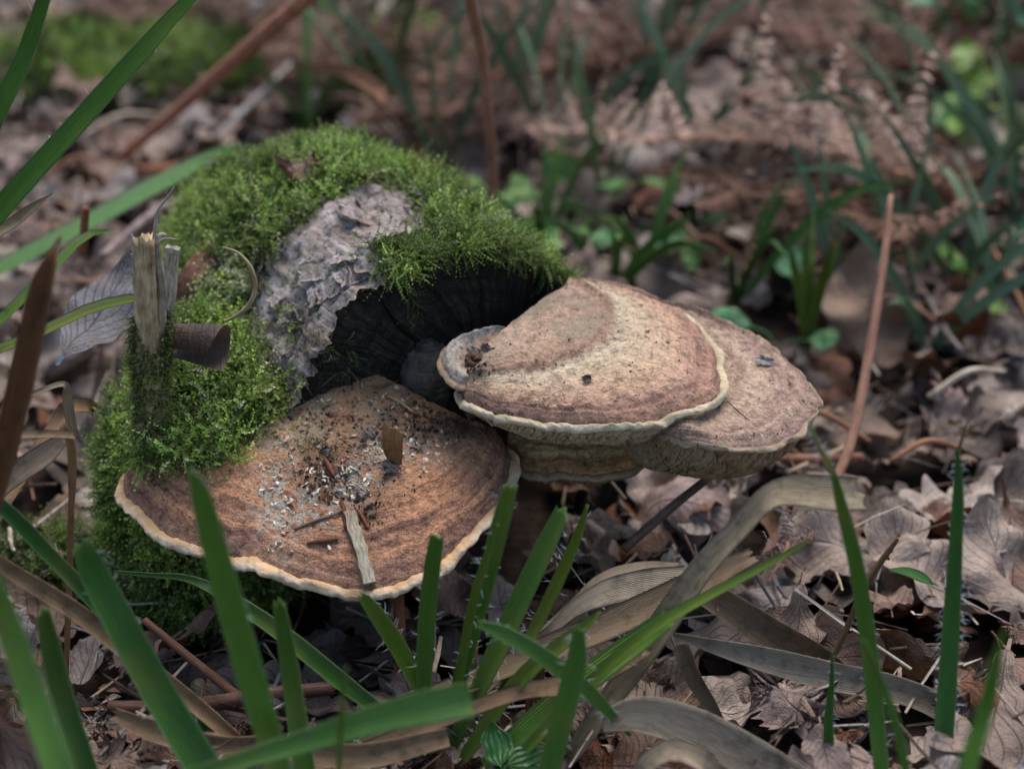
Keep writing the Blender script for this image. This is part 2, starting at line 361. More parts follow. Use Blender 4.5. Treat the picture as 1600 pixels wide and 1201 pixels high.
M_GROUND = mat_ground(); M_LEAF = mat_leaf('dead_leaf', False); M_LITTER = mat_leaf('dead_leaf_litter', True)
M_GREEN = mat_blade('rush_green', (0.13, 0.27, 0.034), (0.06, 0.15, 0.022))
M_STRAW = mat_blade('dry_straw', (0.50, 0.40, 0.275), (0.24, 0.175, 0.115), 0.7, 0.1, True, 17.0)
M_MOSS = mat_vcol('moss', 0.55, 0.28, 0.35); M_BARK = mat_bark(); M_CUT = mat_cut()
M_VCOL = mat_vcol('crumb', 0.85, 0.0, 0.2, 500)
M_HAIR = mat_vcol('leaf_hair', 0.5, 0.3, 0.4)
M_STEM = mat_wood('bracken_stem', [(0.3, (0.10, 0.05, 0.03)), (0.5, (0.30, 0.17, 0.11)), (0.7, (0.44, 0.29, 0.21))], 70)
M_TWIG = mat_wood('twig_bark', [(0.3, (0.03, 0.02, 0.015)), (0.5, (0.12, 0.085, 0.065)), (0.72, (0.28, 0.23, 0.2))], 110)
M_PALEWOOD = mat_wood('bleached_wood', [(0.28, (0.06, 0.045, 0.03)), (0.40, (0.22, 0.18, 0.12)), (0.54, (0.45, 0.40, 0.31)), (0.68, (0.66, 0.62, 0.54))], 120, dist=0.0012)
M_STUB = mat_wood('lichened_stub', [(0.32, (0.05, 0.035, 0.022)), (0.44, (0.19, 0.155, 0.1)), (0.55, (0.34, 0.285, 0.19)), (0.68, (0.50, 0.46, 0.36))], 150, dist=0.0012)

# ------------------------------------------------------------------ ground
def gz(x, y):
    p = np.stack([np.asarray(x, float), np.asarray(y, float), np.zeros_like(np.asarray(x, float))], -1)
    r = np.hypot(p[..., 0], p[..., 1])
    z = fbm(p, 5.0, 3, 3) * 0.018 + fbm(p, 1.1, 2, 9) * 0.03 * np.clip((r - 0.2) / 0.6, 0, 1)
    z = z - 0.006 - 0.02 * np.exp(-(((p[..., 0] + 0.02) / 0.16) ** 2 + ((p[..., 1] + 0.05) / 0.08) ** 2))
    z = z + fbm(p, 0.12, 3, 5) * np.clip((r - 3) / 15, 0, 1) * 1.2
    return z
def graded(n, fine, far): t = np.linspace(-1, 1, n); return fine * t + (far - fine) * np.sign(t) * np.abs(t) ** 7
ax = graded(230, 2.2, 70.0); XX, YY = np.meshgrid(ax, ax + 0.5, indexing='ij')
GV = np.stack([XX, YY, gz(XX, YY) - 0.026], -1).reshape(-1, 3); GF = gridf(230, 230)
ground = obj('ground', mesh('ground', GV, GF, M_GROUND)); tag(ground, kind='structure')
_k = (np.abs(GV[GF[:, 0], 0]) < 3) & (np.abs(GV[GF[:, 0], 1]) < 3.5)
add_solid(GV, GF[_k])

# ------------------------------------------------------------------ the log
C0 = np.array([-0.033, 0.02, 0.062]); AX = nrm(np.array([-0.53, 0.845, 0.0])); SD = np.array([0.845, 0.53, 0.0]); LOGL = 0.25
def log_pt(t, a):                      # t metres along, a angle (0 = right, pi/2 = up)
    t = np.asarray(t, float); a = np.asarray(a, float); k = t / LOGL
    c = C0 + AX * t[..., None]; c[..., 2] -= 0.05 * np.clip(k - 0.5, 0, 1) ** 1.5
    r = (0.0765 + 0.005 * np.sin(k * 4.2)) * np.sqrt(np.clip(1 - np.clip((k - 0.45) / 0.56, 0, 1) ** 2.4, 0.01, 1))
    r = r * (1 + 0.13 * np.clip(-np.cos(a), 0, 1) * np.clip(0.75 - np.sin(a), 0, 1) * np.exp(-k * 5))
    d = np.cos(a)[..., None] * SD + np.sin(a)[..., None] * np.array([0, 0, 1.0])
    p = c + d * r[..., None]
    q = p * np.array([1, 0.55, 1])
    bumps = fbm(q, 22, 4, 21) * 0.010 + fbm(p, 75, 4, 22, 0.6) * 0.0045 + np.abs(fbm(q * np.array([1.6, 0.5, 1.6]), 55, 3, 27)) * -0.006
    return p + d * bumps[..., None]
NA, NTT = 360, 220
aa = np.linspace(0, 2 * np.pi, NA, endpoint=False); tt = np.concatenate([np.linspace(0, 0.10, 120), np.linspace(0.10, LOGL, 101)[1:]])
A2, T2 = np.meshgrid(aa, tt, indexing='ij')
edge = fbm(np.stack([np.cos(aa) * 3, np.sin(aa) * 3, aa * 0], -1), 3.1, 4, 31, 0.65) * 0.011 + fbm(np.stack([np.cos(aa), np.sin(aa), aa * 0], -1), 30, 2, 32) * 0.004
T2w = T2 + edge[:, None] * np.exp(-T2 / 0.03)
LV = log_pt(T2w, A2); LF = gridf(NA, NTT, True)
luv = np.stack([A2 / (2 * np.pi), T2], -1).reshape(-1, 2); Lflat = LV.reshape(-1, 3)
BARE = [(320, 640), (362, 555), (392, 490), (412, 425), (448, 368), (525, 305), (575, 284), (628, 296), (662, 338), (662, 378), (650, 440), (590, 500), (560, 560), (540, 640)]
lpx, lpy, _ = proj(Lflat); under = np.where(in_poly(lpx, lpy, BARE), 0.0, 0.92)
log_root = thing('fallen_log', 'short rotting log with blackened sawn end, grey bark and moss, carrying brackets', 'log', (C0[0], C0[1], gz(C0[0], C0[1])))
part('bark', mesh('bark', Lflat, LF, M_BARK, uv=luv, att={'under': under}), log_root)
# sawn end: rings x angle, slightly recessed, with drying cracks
NR = 90
rr = np.linspace(0.0, 1.0, NR) ** 0.8
E0 = log_pt(edge * 0 + 0.004, aa); cen = C0 + AX * 0.004 + np.array([0.03, 0.01, -0.012])
FVv = cen + (E0 - cen)[:, None] * rr[None, :, None]
crack = np.zeros((NA, NR))
for ca, cw, dp in ((2.15, 0.007, 0.004), (1.72, 0.006, 0.003), (2.55, 0.006, 0.003), (1.3, 0.005, 0.003), (2.9, 0.006, 0.003), (0.7, 0.006, 0.003), (1.95, 0.004, 0.002), (2.35, 0.004, 0.002), (1.5, 0.004, 0.002)):
    wob = 0.05 * np.sin(rr * 9 + ca * 7)
    d = np.abs((aa[:, None] - ca - wob[None] + np.pi) % (2 * np.pi) - np.pi) * (0.15 + rr[None]); crack += dp * np.exp(-(d / cw) ** 2) * np.clip(rr * 3 - 0.4, 0, 1)
FVv = FVv + AX * (crack + 0.0012 * (fbm(FVv, 130, 3, 41)) + 0.00022 * np.sin(rr * 300)[None])[..., None]
fuv = np.stack(np.broadcast_arrays(aa[:, None] / (2 * np.pi), rr[None]), -1).reshape(-1, 2)
part('sawn_end', mesh('sawn_end', FVv.reshape(-1, 3), gridf(NA, NR, True)[:, ::-1], M_CUT, uv=fuv), log_root)
add_solid(Lflat, LF); add_solid(FVv.reshape(-1, 3), gridf(NA, NR, True))
# loose flaking bark along the sawn edge
def flake(px, py, L, W, rot, lift):
    p, n = on(px, py); u = np.linspace(-1, 1, 14); v = np.linspace(-1, 1, 9); U, Vv = np.meshgrid(u, v, indexing='ij')
    tx = nrm(np.cross(n, [0, 0, 1.0] if abs(n[2]) < 0.9 else [0, 1.0, 0])); ty = np.cross(n, tx)
    ex = tx * math.cos(rot) + ty * math.sin(rot); ey = np.cross(n, ex)
    jag = 1 + 0.35 * fbm(np.stack([U * 2 + px, Vv * 2, U * 0 + py], -1), 1.7, 3, 5)
    Q = p + ex * (U * L * jag)[..., None] + ey * (Vv * W * jag)[..., None] + n * (lift * (0.25 + (U + 1) ** 2 * 0.2) + 0.0015 * fbm(np.stack([U * 3, Vv * 3, U * 0 + px], -1), 2, 3, 8))[..., None]
    V1 = Q.reshape(-1, 3); V2 = (Q - n * 0.0016).reshape(-1, 3); f = gridf(14, 9)
    per = [i * 9 for i in range(14)] + [13 * 9 + j for j in range(1, 9)] + [i * 9 + 8 for i in range(12, -1, -1)] + [j for j in range(7, 0, -1)]
    per = np.array(per); nx = np.roll(per, -1); side = np.stack([per, nx, nx + 126, per + 126], -1)
    part('bark_flake', mesh('bark_flake', np.vstack([V1, V2]), np.vstack([f, f[:, ::-1] + 126, side]), M_BARK, uv=np.tile(np.stack([U * 0.05, Vv * 0.02], -1).reshape(-1, 2), (2, 1)), att={'under': np.zeros(252)}), log_root)
for a in [(560, 432, .010, .006, .4, .004), (600, 410, .012, .006, .1, .004), (630, 392, .010, .005, .6, .004), (520, 450, .011, .006, .9, .004), (490, 478, .008, .005, 1.2, .003), (462, 510, .009, .005, .8, .003),
          (560, 340, .011, .008, .3, .004), (585, 330, .010, .007, 2., .005), (545, 405, .009, .004, 1.0, .003), (500, 425, .010, .005, .2, .003), (450, 545, .007, .004, .5, .003), (440, 460, .007, .004, 1.5, .002)]: flake(*a)

# mossy root lump at the log's near side
MC = np.array([-0.151, 0.018, 0.0])
def mound_pt(a, b):                    # a around, b from base (0) to top (1)
    ph = b * np.pi / 2; d = np.stack([np.cos(a) * np.cos(ph) ** 0.8, np.sin(a) * np.cos(ph) ** 0.8, np.sin(ph)], -1)
    p = MC + d * np.array([0.043, 0.05, 0.098]); p[..., 0] += 0.006 * d[..., 2]
    return p + d * (fbm(p, 20, 3, 51) * 0.014 + fbm(p, 70, 3, 52) * 0.004)[..., None]
ma = np.linspace(0, 2 * np.pi, 90, endpoint=False); mb = np.linspace(-0.15, 1, 50); MA, MB = np.meshgrid(ma, mb, indexing='ij')
MV = mound_pt(MA, np.clip(MB, 0, 1)); MV[..., 2] += np.minimum(MB, 0) * 0.2; MV = MV.reshape(-1, 3); MF = gridf(90, 50, True)
root = thing('root_lump', 'root lump under a thick moss pelt beside the log, with broken sticks in it', 'root', (MC[0], MC[1], 0))
part('wood', mesh('root_wood', MV, MF, M_BARK, uv=np.stack([MA / 6.28, MB * 0.1], -1).reshape(-1, 2), att={'under': np.full(len(MV), 0.95)}), root)
add_solid(MV, MF)

# ------------------------------------------------------------------ bracket fungi
FUNGI = {}
def fungus(name, label, rim, inner, mcap, mrim, mpore, bulge=0.004, margin=0.005, thick=0.005, drop=0.016, seed=0, ridges=(), wav=0.0012, nu=420, ns=120, dirt_and_shade=None, crust=None, sag=1.0, white=None):
    R = catmull([G(x, y, z) for x, y, z in rim], nu); A = catmull([G(x, y, z) for x, y, z in inner], nu)
    o = R - A; o[:, 2] = 0; L = np.linalg.norm(o, axis=1, keepdims=True); o = nrm(o)
    for _ in range(12): o = nrm(np.vstack([o[:1], (o[:-2] + o[1:-1] * 2 + o[2:]) / 4, o[-1:]]))
    Rj = R + o * (fbm(R, 60, 3, seed + 3) * 0.003)[:, None]; Rj[:, 2] += fbm(R, 35, 3, seed + 4) * 0.0035
    Rc = Rj - o * margin * np.clip(1 + 0.9 * fbm(R, 55, 4, seed + 9), 0.25, 2)[:, None]                  # where the cap ends and the pale margin begins
    s = np.linspace(0, 1, ns); S = s[None, :, None]
    V = A[:, None] * (1 - S) + Rc[:, None] * S
    arc = np.concatenate([[0], np.cumsum(np.linalg.norm(np.diff(R, axis=0), axis=1))])
    sw = s[None] + fbm(V, 26, 3, seed + 1) * 0.05
    hz = bulge * np.sin(np.pi * np.clip(s, 0, 1)) [None] + fbm(V, 30, 4, seed) * wav * 2.2 * np.clip(s * 4, 0, 1)[None] + fbm(V, 130, 4, seed + 2, 0.6) * wav * 1.2 + fbm(V, 420, 2, seed + 12) * 0.0006
    for (pos, wd, hh) in ridges: hz = hz + hh * np.exp(-((sw - pos) / wd) ** 2)
    hz = hz + 0.0011 * fbm(np.stack(np.broadcast_arrays(sw * 24, (arc / 0.06)[:, None], np.full((1, 1), seed * 3.7)), -1), 1.0, 3, seed + 8) * np.clip((s - 0.35) * 2.5, 0.25, 1)[None] + (-0.0035 * np.clip((s - 0.9) / 0.1, 0, 1) ** 2)[None]
    V[..., 2] += hz
    Pc = V[:, -1].copy()
    uv = np.stack(np.broadcast_arrays((arc / 0.1)[:, None], s[None]), -1).reshape(-1, 2)
    px, py, _ = proj(V.reshape(-1, 3)); dv = np.zeros(nu * ns); cv = np.zeros(nu * ns)
    for (cx, cy, rx, ry, amt) in (dirt_and_shade or []): dv = np.maximum(dv, amt * np.exp(-(((px - cx) / rx) ** 2 + ((py - cy) / ry) ** 2)))
    for (cx, cy, rx, ry, amt) in (crust or []): cv = np.maximum(cv, amt * np.exp(-(((px - cx) / rx) ** 2 + ((py - cy) / ry) ** 2)))
    wv = np.zeros(nu * ns)
    for (cx, cy, rx, ry, amt) in (white or []): wv = np.maximum(wv, amt * np.exp(-(((px - cx) / rx) ** 2 + ((py - cy) / ry) ** 2)))
    root = thing(name, label, 'fungus', R[nu // 2] * 0.2 + A[nu // 2] * 0.8, 'bracket fungi on the log')
    capV = V.reshape(-1, 3); capF = gridf(nu, ns)
    if np.mean(np.cross(capV[capF[:, 1]] - capV[capF[:, 0]], capV[capF[:, 3]] - capV[capF[:, 0]])[:, 2]) < 0: capF = capF[:, ::-1]
    part('cap', mesh('cap', capV, capF, mcap, uv=uv, att={'dirt_and_shade': dv, 'crust': cv, 'white': wv}), root); add_solid(capV, capF)
    # rounded pale margin
    nm = 16; f = np.linspace(0, 1, nm); phi = f * math.radians(150)
    th = thick * np.clip(1 + 0.7 * fbm(R, 40, 3, seed + 5), 0.4, 2)
    mg = np.linalg.norm(Rj - Rc, axis=1)
    ox = np.sin(np.minimum(phi, math.radians(100)) * 0.9) / math.sin(math.radians(90))
    Mv = Pc[:, None] + o[:, None] * (mg[:, None] * (np.sin(np.clip(phi, 0, np.pi / 2)) * np.where(phi > np.pi / 2, np.sin(phi), 1))[None])[..., None]
    Mv[..., 2] += 0.0006 - (th[:, None] * (1 - np.cos(phi))[None] * 0.55) + fbm(Mv, 160, 3, seed + 6) * 0.0016 * np.sin(np.pi * f)[None]
    Mv += o[:, None] * (fbm(Mv, 120, 3, seed + 7) * 0.0022 * np.sin(np.pi * f)[None])[..., None]
    Mv[:, 0] = Pc - o * 0.001 + np.array([0, 0, -0.0003])
    muv = np.stack(np.broadcast_arrays((arc / 0.1)[:, None], f[None]), -1).reshape(-1, 2)
    flip = capF[0, 0] != 0
    mf = gridf(nu, nm); mf = mf[:, ::-1] if flip else mf
    part('margin', mesh('margin', Mv.reshape(-1, 3), mf, mrim, uv=muv), root)
    # pore surface with radial maze slots
    nu2, nq = (1150 if seed in (5, 9) else 600), 40; k = np.linspace(0, nu - 1, nu2); k0 = np.clip(k.astype(int), 0, nu - 2); kf = (k - k0)[:, None]
    lerp = lambda X: X[k0] * (1 - kf) + X[k0 + 1] * kf
    st = lerp(Mv[:, -1]); An = lerp(A); arc2 = np.interp(k, np.arange(nu), arc); q = np.linspace(0, 1, nq) ** 1.7; Ln = lerp(L)
    Uv = st[:, None] * (1 - q[None, :, None]) + An[:, None] * q[None, :, None]
    base = st[:, 2][:, None] * (1 - q[None]) + (An[:, 2])[:, None] * q[None]
    dist = q[None] * Ln
    Uv[..., 2] = base - drop * (1 - np.exp(-dist / 0.013)) * sag - 0.1 * drop * q[None]
    pp = np.stack(np.broadcast_arrays(arc2[:, None] * 1.0, dist * 0.42, np.full((1, 1), seed * 1.0)), -1)
    w = noise(pp, 1000, seed) * 0.7 + noise(pp, 1700, seed + 1) * 0.3
    slot = np.clip((w - 0.47) / 0.10, 0, 1) * np.clip(dist / 0.003, 0, 1)
    Uv[..., 2] += slot * 0.0032; Uv -= o[np.clip(np.round(k).astype(int), 0, nu - 1)][:, None] * (slot * 0.0022)[..., None]
    pf = gridf(nu2, nq); pf = pf[:, ::-1] if flip else pf
    part('pore_surface', mesh('pore_surface', Uv.reshape(-1, 3), pf, mpore), root)
    FUNGI[name + str(seed)] = (len(SOLID) - 1, R, A)
    return root

ORANGE = [(0.0, (0.30, 0.16, 0.09)), (0.3, (0.38, 0.2, 0.11)), (0.6, (0.43, 0.22, 0.118)), (0.78, (0.40, 0.2, 0.108)), (0.83, (0.27, 0.135, 0.085)), (0.89, (0.40, 0.205, 0.115)), (0.955, (0.19, 0.10, 0.072)), (1.0, (0.22, 0.13, 0.085))]
TAN = [(0.0, (0.42, 0.29, 0.2)), (0.25, (0.40, 0.26, 0.175)), (0.43, (0.28, 0.165, 0.11)), (0.49, (0.55, 0.40, 0.265)), (0.62, (0.53, 0.355, 0.23)), (0.8, (0.46, 0.28, 0.18)), (0.90, (0.30, 0.165, 0.12)), (0.95, (0.36, 0.20, 0.135)), (1.0, (0.17, 0.095, 0.075))]
TAN2 = [(0.0, (0.40, 0.28, 0.19)), (0.45, (0.44, 0.31, 0.21)), (0.66, (0.36, 0.24, 0.17)), (0.72, (0.46, 0.32, 0.215)), (0.86, (0.30, 0.19, 0.145)), (0.91, (0.38, 0.25, 0.18)), (1.0, (0.2, 0.125, 0.1))]
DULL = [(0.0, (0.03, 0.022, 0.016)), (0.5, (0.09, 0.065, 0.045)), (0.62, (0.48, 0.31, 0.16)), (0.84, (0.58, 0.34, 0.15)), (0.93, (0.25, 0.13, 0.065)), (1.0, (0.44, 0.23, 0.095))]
M_CAP1 = mat_fungus('fungus_orange', ORANGE, (0.46, 0.22, 0.12), (0.16, 0.085, 0.066), (0.52, 0.34, 0.2), 0.7, 0.08, seed=1.3, bands=0.62, crust=(0.62, 0.47, 0.3))
M_CAP2 = mat_fungus('fungus_tan', TAN, (0.48, 0.3, 0.21), (0.24, 0.13, 0.1), (0.60, 0.46, 0.33), 0.75, 0.05, seed=4.7, crust=(0.58, 0.45, 0.31))
M_CAP3 = mat_fungus('fungus_pale_tan', TAN2, (0.48, 0.33, 0.24), (0.24, 0.155, 0.125), (0.56, 0.44, 0.32), 0.75, 0.05, seed=8.1)
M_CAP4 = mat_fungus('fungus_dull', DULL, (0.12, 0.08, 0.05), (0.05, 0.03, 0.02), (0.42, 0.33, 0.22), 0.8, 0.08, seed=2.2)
M_RIM1 = mat_rim('margin_cream', (0.74, 0.62, 0.47), (0.55, 0.34, 0.17)); M_RIM2 = mat_rim('margin_pale', (0.68, 0.60, 0.42), (0.52, 0.40, 0.24)); M_RIM3 = mat_rim('margin_buff', (0.5, 0.4, 0.26), (0.3, 0.2, 0.13)); M_RIM4 = mat_rim('margin_tan', (0.34, 0.25, 0.15), (0.22, 0.14, 0.08))
M_PORE = mat_pores('pores_buff', (0.36, 0.28, 0.17), (0.5, 0.42, 0.28)); M_PORE2 = mat_pores('pores_brown', (0.25, 0.175, 0.1), (0.36, 0.27, 0.17))

fungus('bracket_fungus', 'large orange brown bracket fungus with cream edge, strewn with white crumbs and leaf scraps',
       [(345, 700, .062), (280, 697, .060), (225, 708, .057), (190, 728, .055), (182, 752, .053), (198, 788, .050), (232, 822, .046), (285, 846, .043), (340, 862, .043), (395, 880, .042), (440, 898, .040), (490, 913, .038), (545, 919, .037), (600, 913, .038), (655, 893, .040), (705, 862, .042), (752, 822, .045), (790, 780, .049), (812, 738, .053), (808, 705, .056), (785, 686, .058), (750, 672, .059)],
       [(335, 660, .068), (345, 640, .072), (370, 610, .078), (420, 588, .082), (480, 578, .084), (540, 576, .084), (600, 592, .080), (650, 615, .074), (690, 640, .068), (715, 655, .063)],
       M_CAP1, M_RIM1, M_PORE, bulge=0.0025, margin=0.0045, thick=0.0055, drop=0.009, seed=2, ridges=((0.80, 0.015, 0.0012), (0.87, 0.012, -0.0014), (0.94, 0.012, -0.0012), (0.3, 0.12, -0.0015)), wav=0.002,
       dirt_and_shade=[(520, 745, 62, 55, .9), (575, 790, 35, 40, .8), (690, 665, 120, 30, 1.0), (640, 640, 60, 40, 1.0), (430, 590, 60, 14, .8), (760, 672, 60, 16, .8), (620, 680, 70, 30, .6)], crust=[(470, 650, 130, 60, 1.0), (600, 640, 90, 60, .7)], white=[(435, 775, 36, 75, 1), (545, 745, 45, 26, 1), (490, 790, 70, 40, .9), (590, 705, 34, 26, .9), (650, 695, 50, 26, .7), (440, 690, 30, 20, .6)])  # middle ellipses: rotten heap; back right ones paint shade of the bracket above
fungus('bracket_fungus', 'broad tan bracket fungus with pale wavy lip, growing from the right of the sawn end',
       [(714, 584, .094), (707, 602, .092), (722, 622, .091), (760, 634, .091), (820, 645, .090), (885, 650, .090), (950, 650, .090), (1010, 645, .090), (1062, 637, .091), (1108, 623, .092), (1137, 603, .094), (1144, 578, .095), (1136, 545, .097), (1118, 512, .099), (1080, 482, .102), (1030, 462, .104), (975, 448, .107), (925, 438, .109)],
       [(738, 585, .096), (742, 582, .098), (748, 576, .1), (752, 566, .102), (756, 552, .104), (766, 535, .106), (785, 515, .107), (815, 492, .109), (850, 467, .111), (882, 447, .112)],
       M_CAP2, M_RIM2, M_PORE, bulge=0.002, margin=0.0032, thick=0.0034, drop=0.024, seed=5, ridges=((0.42, 0.05, 0.0014), (0.22, 0.16, 0.002), (0.9, 0.018, -0.001)), wav=0.0014,
       dirt_and_shade=[(740, 590, 26, 16, .7)], crust=[(830, 470, 70, 40, 1.0), (900, 500, 60, 40, .9), (760, 540, 50, 30, .8)])
fungus('bracket_fungus', 'tan bracket fungus with a silvery scrap on top, tucked behind the wavy lipped one',
       [(975, 630, .078), (1010, 655, .078), (1055, 676, .080), (1110, 692, .081), (1165, 695, .080), (1220, 682, .080), (1262, 656, .081), (1284, 622, .083), (1276, 590, .085), (1244, 552, .088), (1195, 518, .091), (1130, 490, .094), (1060, 468, .097), (990, 442, .100), (930, 430, .102), (885, 428, .103)],
       [(960, 625, .077), (958, 615, .078), (956, 602, .079), (952, 590, .081), (948, 575, .083), (940, 556, .086), (930, 530, .090), (916, 505, .094), (900, 480, .099), (880, 452, .105)],
       M_CAP3, M_RIM3, M_PORE2, bulge=0.001, margin=0.002, thick=0.0026, drop=0.025, seed=9, ridges=((0.86, 0.02, -0.0012), (0.91, 0.02, 0.0012), (0.95, 0.01, -0.001), (0.66, 0.05, 0.001)), wav=0.0011,
       dirt_and_shade=[(1130, 490, 60, 8, .8), (1060, 472, 60, 6, .8), (890, 430, 20, 8, .8)], sag=1.15)
fungus('bracket_fungus', 'small dirty ochre bracket fungus in the shade beneath the wavy lipped one',
       [(790, 700, .052), (800, 715, .050), (828, 732, .049), (870, 741, .048), (915, 742, .048), (960, 736, .049), (998, 722, .050), (1020, 706, .052), (1012, 686, .054), (990, 670, .056)],
       [(800, 640, .062), (815, 632, .064), (840, 622, .066), (870, 616, .067), (900, 612, .068), (930, 612, .068), (950, 616, .067)],
       M_CAP4, M_RIM4, M_PORE2, bulge=0.002, margin=0.003, thick=0.003, drop=0.02, seed=13, nu=300, ns=80, ridges=((0.6, 0.1, -0.002),), dirt_and_shade=[(860, 660, 90, 16, .8), (800, 710, 20, 20, .6)])

def lump(name, label, cx, cy, y, rx, ry, rz, mat, seed, cat='fungus', group='bracket fungi on the log', amp=0.25, stretch=None):
    n1, n2 = 64, 40; th = np.linspace(0, 2 * np.pi, n1, endpoint=False); ph = np.linspace(0.02, np.pi - 0.02, n2); T, H = np.meshgrid(th, ph, indexing='ij')
    d = np.stack([np.cos(T) * np.sin(H), np.sin(T) * np.sin(H), np.cos(H)], -1); c = P(cx, cy, y)
    r = 1 + amp * fbm(d + seed, 1.3, 3, seed) + 0.05 * np.sin(H * 34)
    V = c + d * r[..., None] * np.array([rx, ry, rz]); root = thing(name, label, cat, c, group)
    uv = np.stack([T / 6.28, H / np.pi], -1).reshape(-1, 2); z = np.zeros(n1 * n2); Ff = gridf(n1, n2, True)[:, ::-1]
    return root, V.reshape(-1, 3), Ff, uv, z
GREY = [(0.0, (0.17, 0.145, 0.12)), (0.4, (0.22, 0.19, 0.15)), (0.6, (0.14, 0.14, 0.09)), (0.8, (0.24, 0.21, 0.16)), (1.0, (0.1, 0.09, 0.06))]
GREY = [(a_, tuple(v * .45 for v in c_)) for a_, c_ in GREY]
M_KNOB = mat_fungus('fungus_grey', GREY, (0.1, 0.09, 0.06), (0.05, 0.045, 0.03), (0.34, 0.31, 0.25), 0.7, 0.05, seed=6.6)
r_, v_, f_, u_, z_ = lump('bracket_fungus', 'small grey rounded fungus knob between the sawn end and the crumb strewn bracket', 668, 590, 0.012, 0.0125, 0.012, 0.019, M_KNOB, 3)
part('cap', mesh('knob_cap', v_, f_, M_KNOB, uv=u_, att={'dirt_and_shade': z_, 'crust': z_}), r_); add_solid(v_, f_)
# the ear-shaped lobe at the left of the wavy lipped bracket
M_EAR = mat_fungus('fungus_ear', [(0.0, (0.36, 0.2, 0.12)), (0.5, (0.38, 0.25, 0.16)), (0.75, (0.4, 0.35, 0.29)), (1.0, (0.34, 0.3, 0.25))], (0.4, 0.26, 0.17), (0.2, 0.13, 0.1), (0.55, 0.48, 0.38), 0.6, 0.05, seed=3.9)
fungus('bracket_fungus', 'small ear shaped grey rimmed fungus lobe cupping a shell and a lichen scrap',
       [(765, 590, .094), (740, 592, .096), (714, 590, .098), (696, 577, .099), (687, 558, .100), (691, 541, .1015), (707, 528, .103), (730, 520, .1045), (755, 514, .1050), (775, 512, .1045), (795, 516, .1035)],
       [(778, 574, .094), (772, 571, .0945), (766, 568, .095), (762, 564, .0955), (760, 560, .096), (763, 555, .097), (768, 550, .0985), (776, 543, .100), (785, 530, .102), (797, 518, .1033)],
       M_EAR, M_RIM3, M_PORE2, bulge=-0.0015, margin=0.002, thick=0.003, drop=0.006, seed=17, nu=200, ns=60, ridges=((0.85, 0.12, 0.002),))

# ------------------------------------------------------------------ moss
def frond(n, L, W, bend, seed, fork=False):
    r = np.random.default_rng(seed); V, F, T = [], [], []
    z = np.linspace(0, 1, n); path = np.stack([bend * z ** 2 * L, 0.12 * L * np.sin(z * 3 + seed), L * (z - 0.35 * abs(bend) * z ** 2)], -1)
    tan = nrm(np.gradient(path, axis=0))
    for i in range(n):
        for k in range(3):
            a = 2.1 * k + i * 1.1 + r.normal() * 0.3; sx = nrm(np.cross(tan[i], [math.cos(a), math.sin(a), 0.3])); out = sx * 0.8 + tan[i] * 0.75
            w = W * (1 - 0.55 * z[i]) * (0.8 + 0.4 * r.random()); b = len(V); c = np.cross(sx, tan[i])
            V += [path[i] + c * w * 0.33, path[i] - c * w * 0.33, path[i] + out * w]; F.append((b, b + 1, b + 2))
            sh = 0.38 + 0.75 * z[i]; T += [sh * 0.75, sh * 0.75, sh * 1.15]
    for i in range(0, n - 1, 2):
        j = min(i + 2, n - 1); b = len(V); w = W * 0.13; V += [path[i] - [0, w, 0], path[i] + [0, w, 0], path[j]]; F.append((b, b + 1, b + 2)); T += [0.45, 0.45, 0.6]
    return np.array(V), np.array(F), np.array(T)
FR = [frond(7, 0.0115, 0.0022, b, k) for k, b in enumerate((0.15, 0.45, 0.75, 0.3, 0.6, 0.95))]
FRH = [frond(11, 0.018, 0.0019, b, 20 + k) for k, b in enumerate((0.2, 0.5, 0.35, 0.7))]
GREENS = np.array([(0.27, 0.38, 0.065), (0.36, 0.49, 0.11), (0.15, 0.24, 0.04), (0.42, 0.53, 0.17), (0.40, 0.42, 0.2), (0.46, 0.44, 0.32), (0.2, 0.16, 0.08)])
def moss_cols(p, n, grey=0.0):
    base = np.array([.26, .24, .22, .15, .06, .03, .04]); base = base + np.array([0, 0, 0, .05, .25, .35, .15]) * grey; base = base / base.sum()
    c = GREENS[rng.choice(7, n, p=base)] * (0.75 + 0.5 * rng.random((n, 1)))
    patch = (fbm(p, 30, 3, 77) + 0.8 * fbm(p, 120, 2, 78))[:, None]; return np.clip(c * np.clip(1 + 0.8 * patch, .25, 1.8) * np.array([1 + 0.0, 1, 1]), 0, 1)
def moss_obj(label, p, nn, grav=0.35, spread=0.6, smin=0.7, smax=1.25, templates=None, grey=0.0, lift=0.004, dirbias=None, patchy=55, bright=1.0):
    templates = templates or FR; n = len(p)
    hgt = np.clip(fbm(p, patchy, 2, 61) * 1.3 + 0.4, 0, 1)
    pos = p + nn * (hgt * lift - 0.0015)[:, None]
    d = nn + rng.normal(size=(n, 3)) * spread + np.array([0, 0, -grav])
    cl = np.stack([fbm(p, 70, 2, 91), fbm(p, 70, 2, 92), fbm(p, 70, 2, 93)], -1) * 0.9; d = d + cl
    if dirbias is not None: d = d + dirbias
    M = frames(d) * (smin + (smax - smin) * rng.random(n))[:, None, None]
    o = obj('moss', bake('moss', templates, rng.integers(0, len(templates), n), M, pos, M_MOSS, moss_cols(p, n, grey) * bright))
    return tag(o, label, 'moss', kind='stuff')
p, nn = sample(Lflat, LF, 38000); nn = np.where((nn @ np.array([0, 0, 1.0]) < -0.9)[:, None], -nn, nn)
axd = p - (C0 + AX * ((p - C0) @ AX)[:, None]); nn = np.where((np.sum(nn * axd, 1) < 0)[:, None], -nn, nn)
qx, qy, _ = proj(p); tl = (p - C0) @ AX
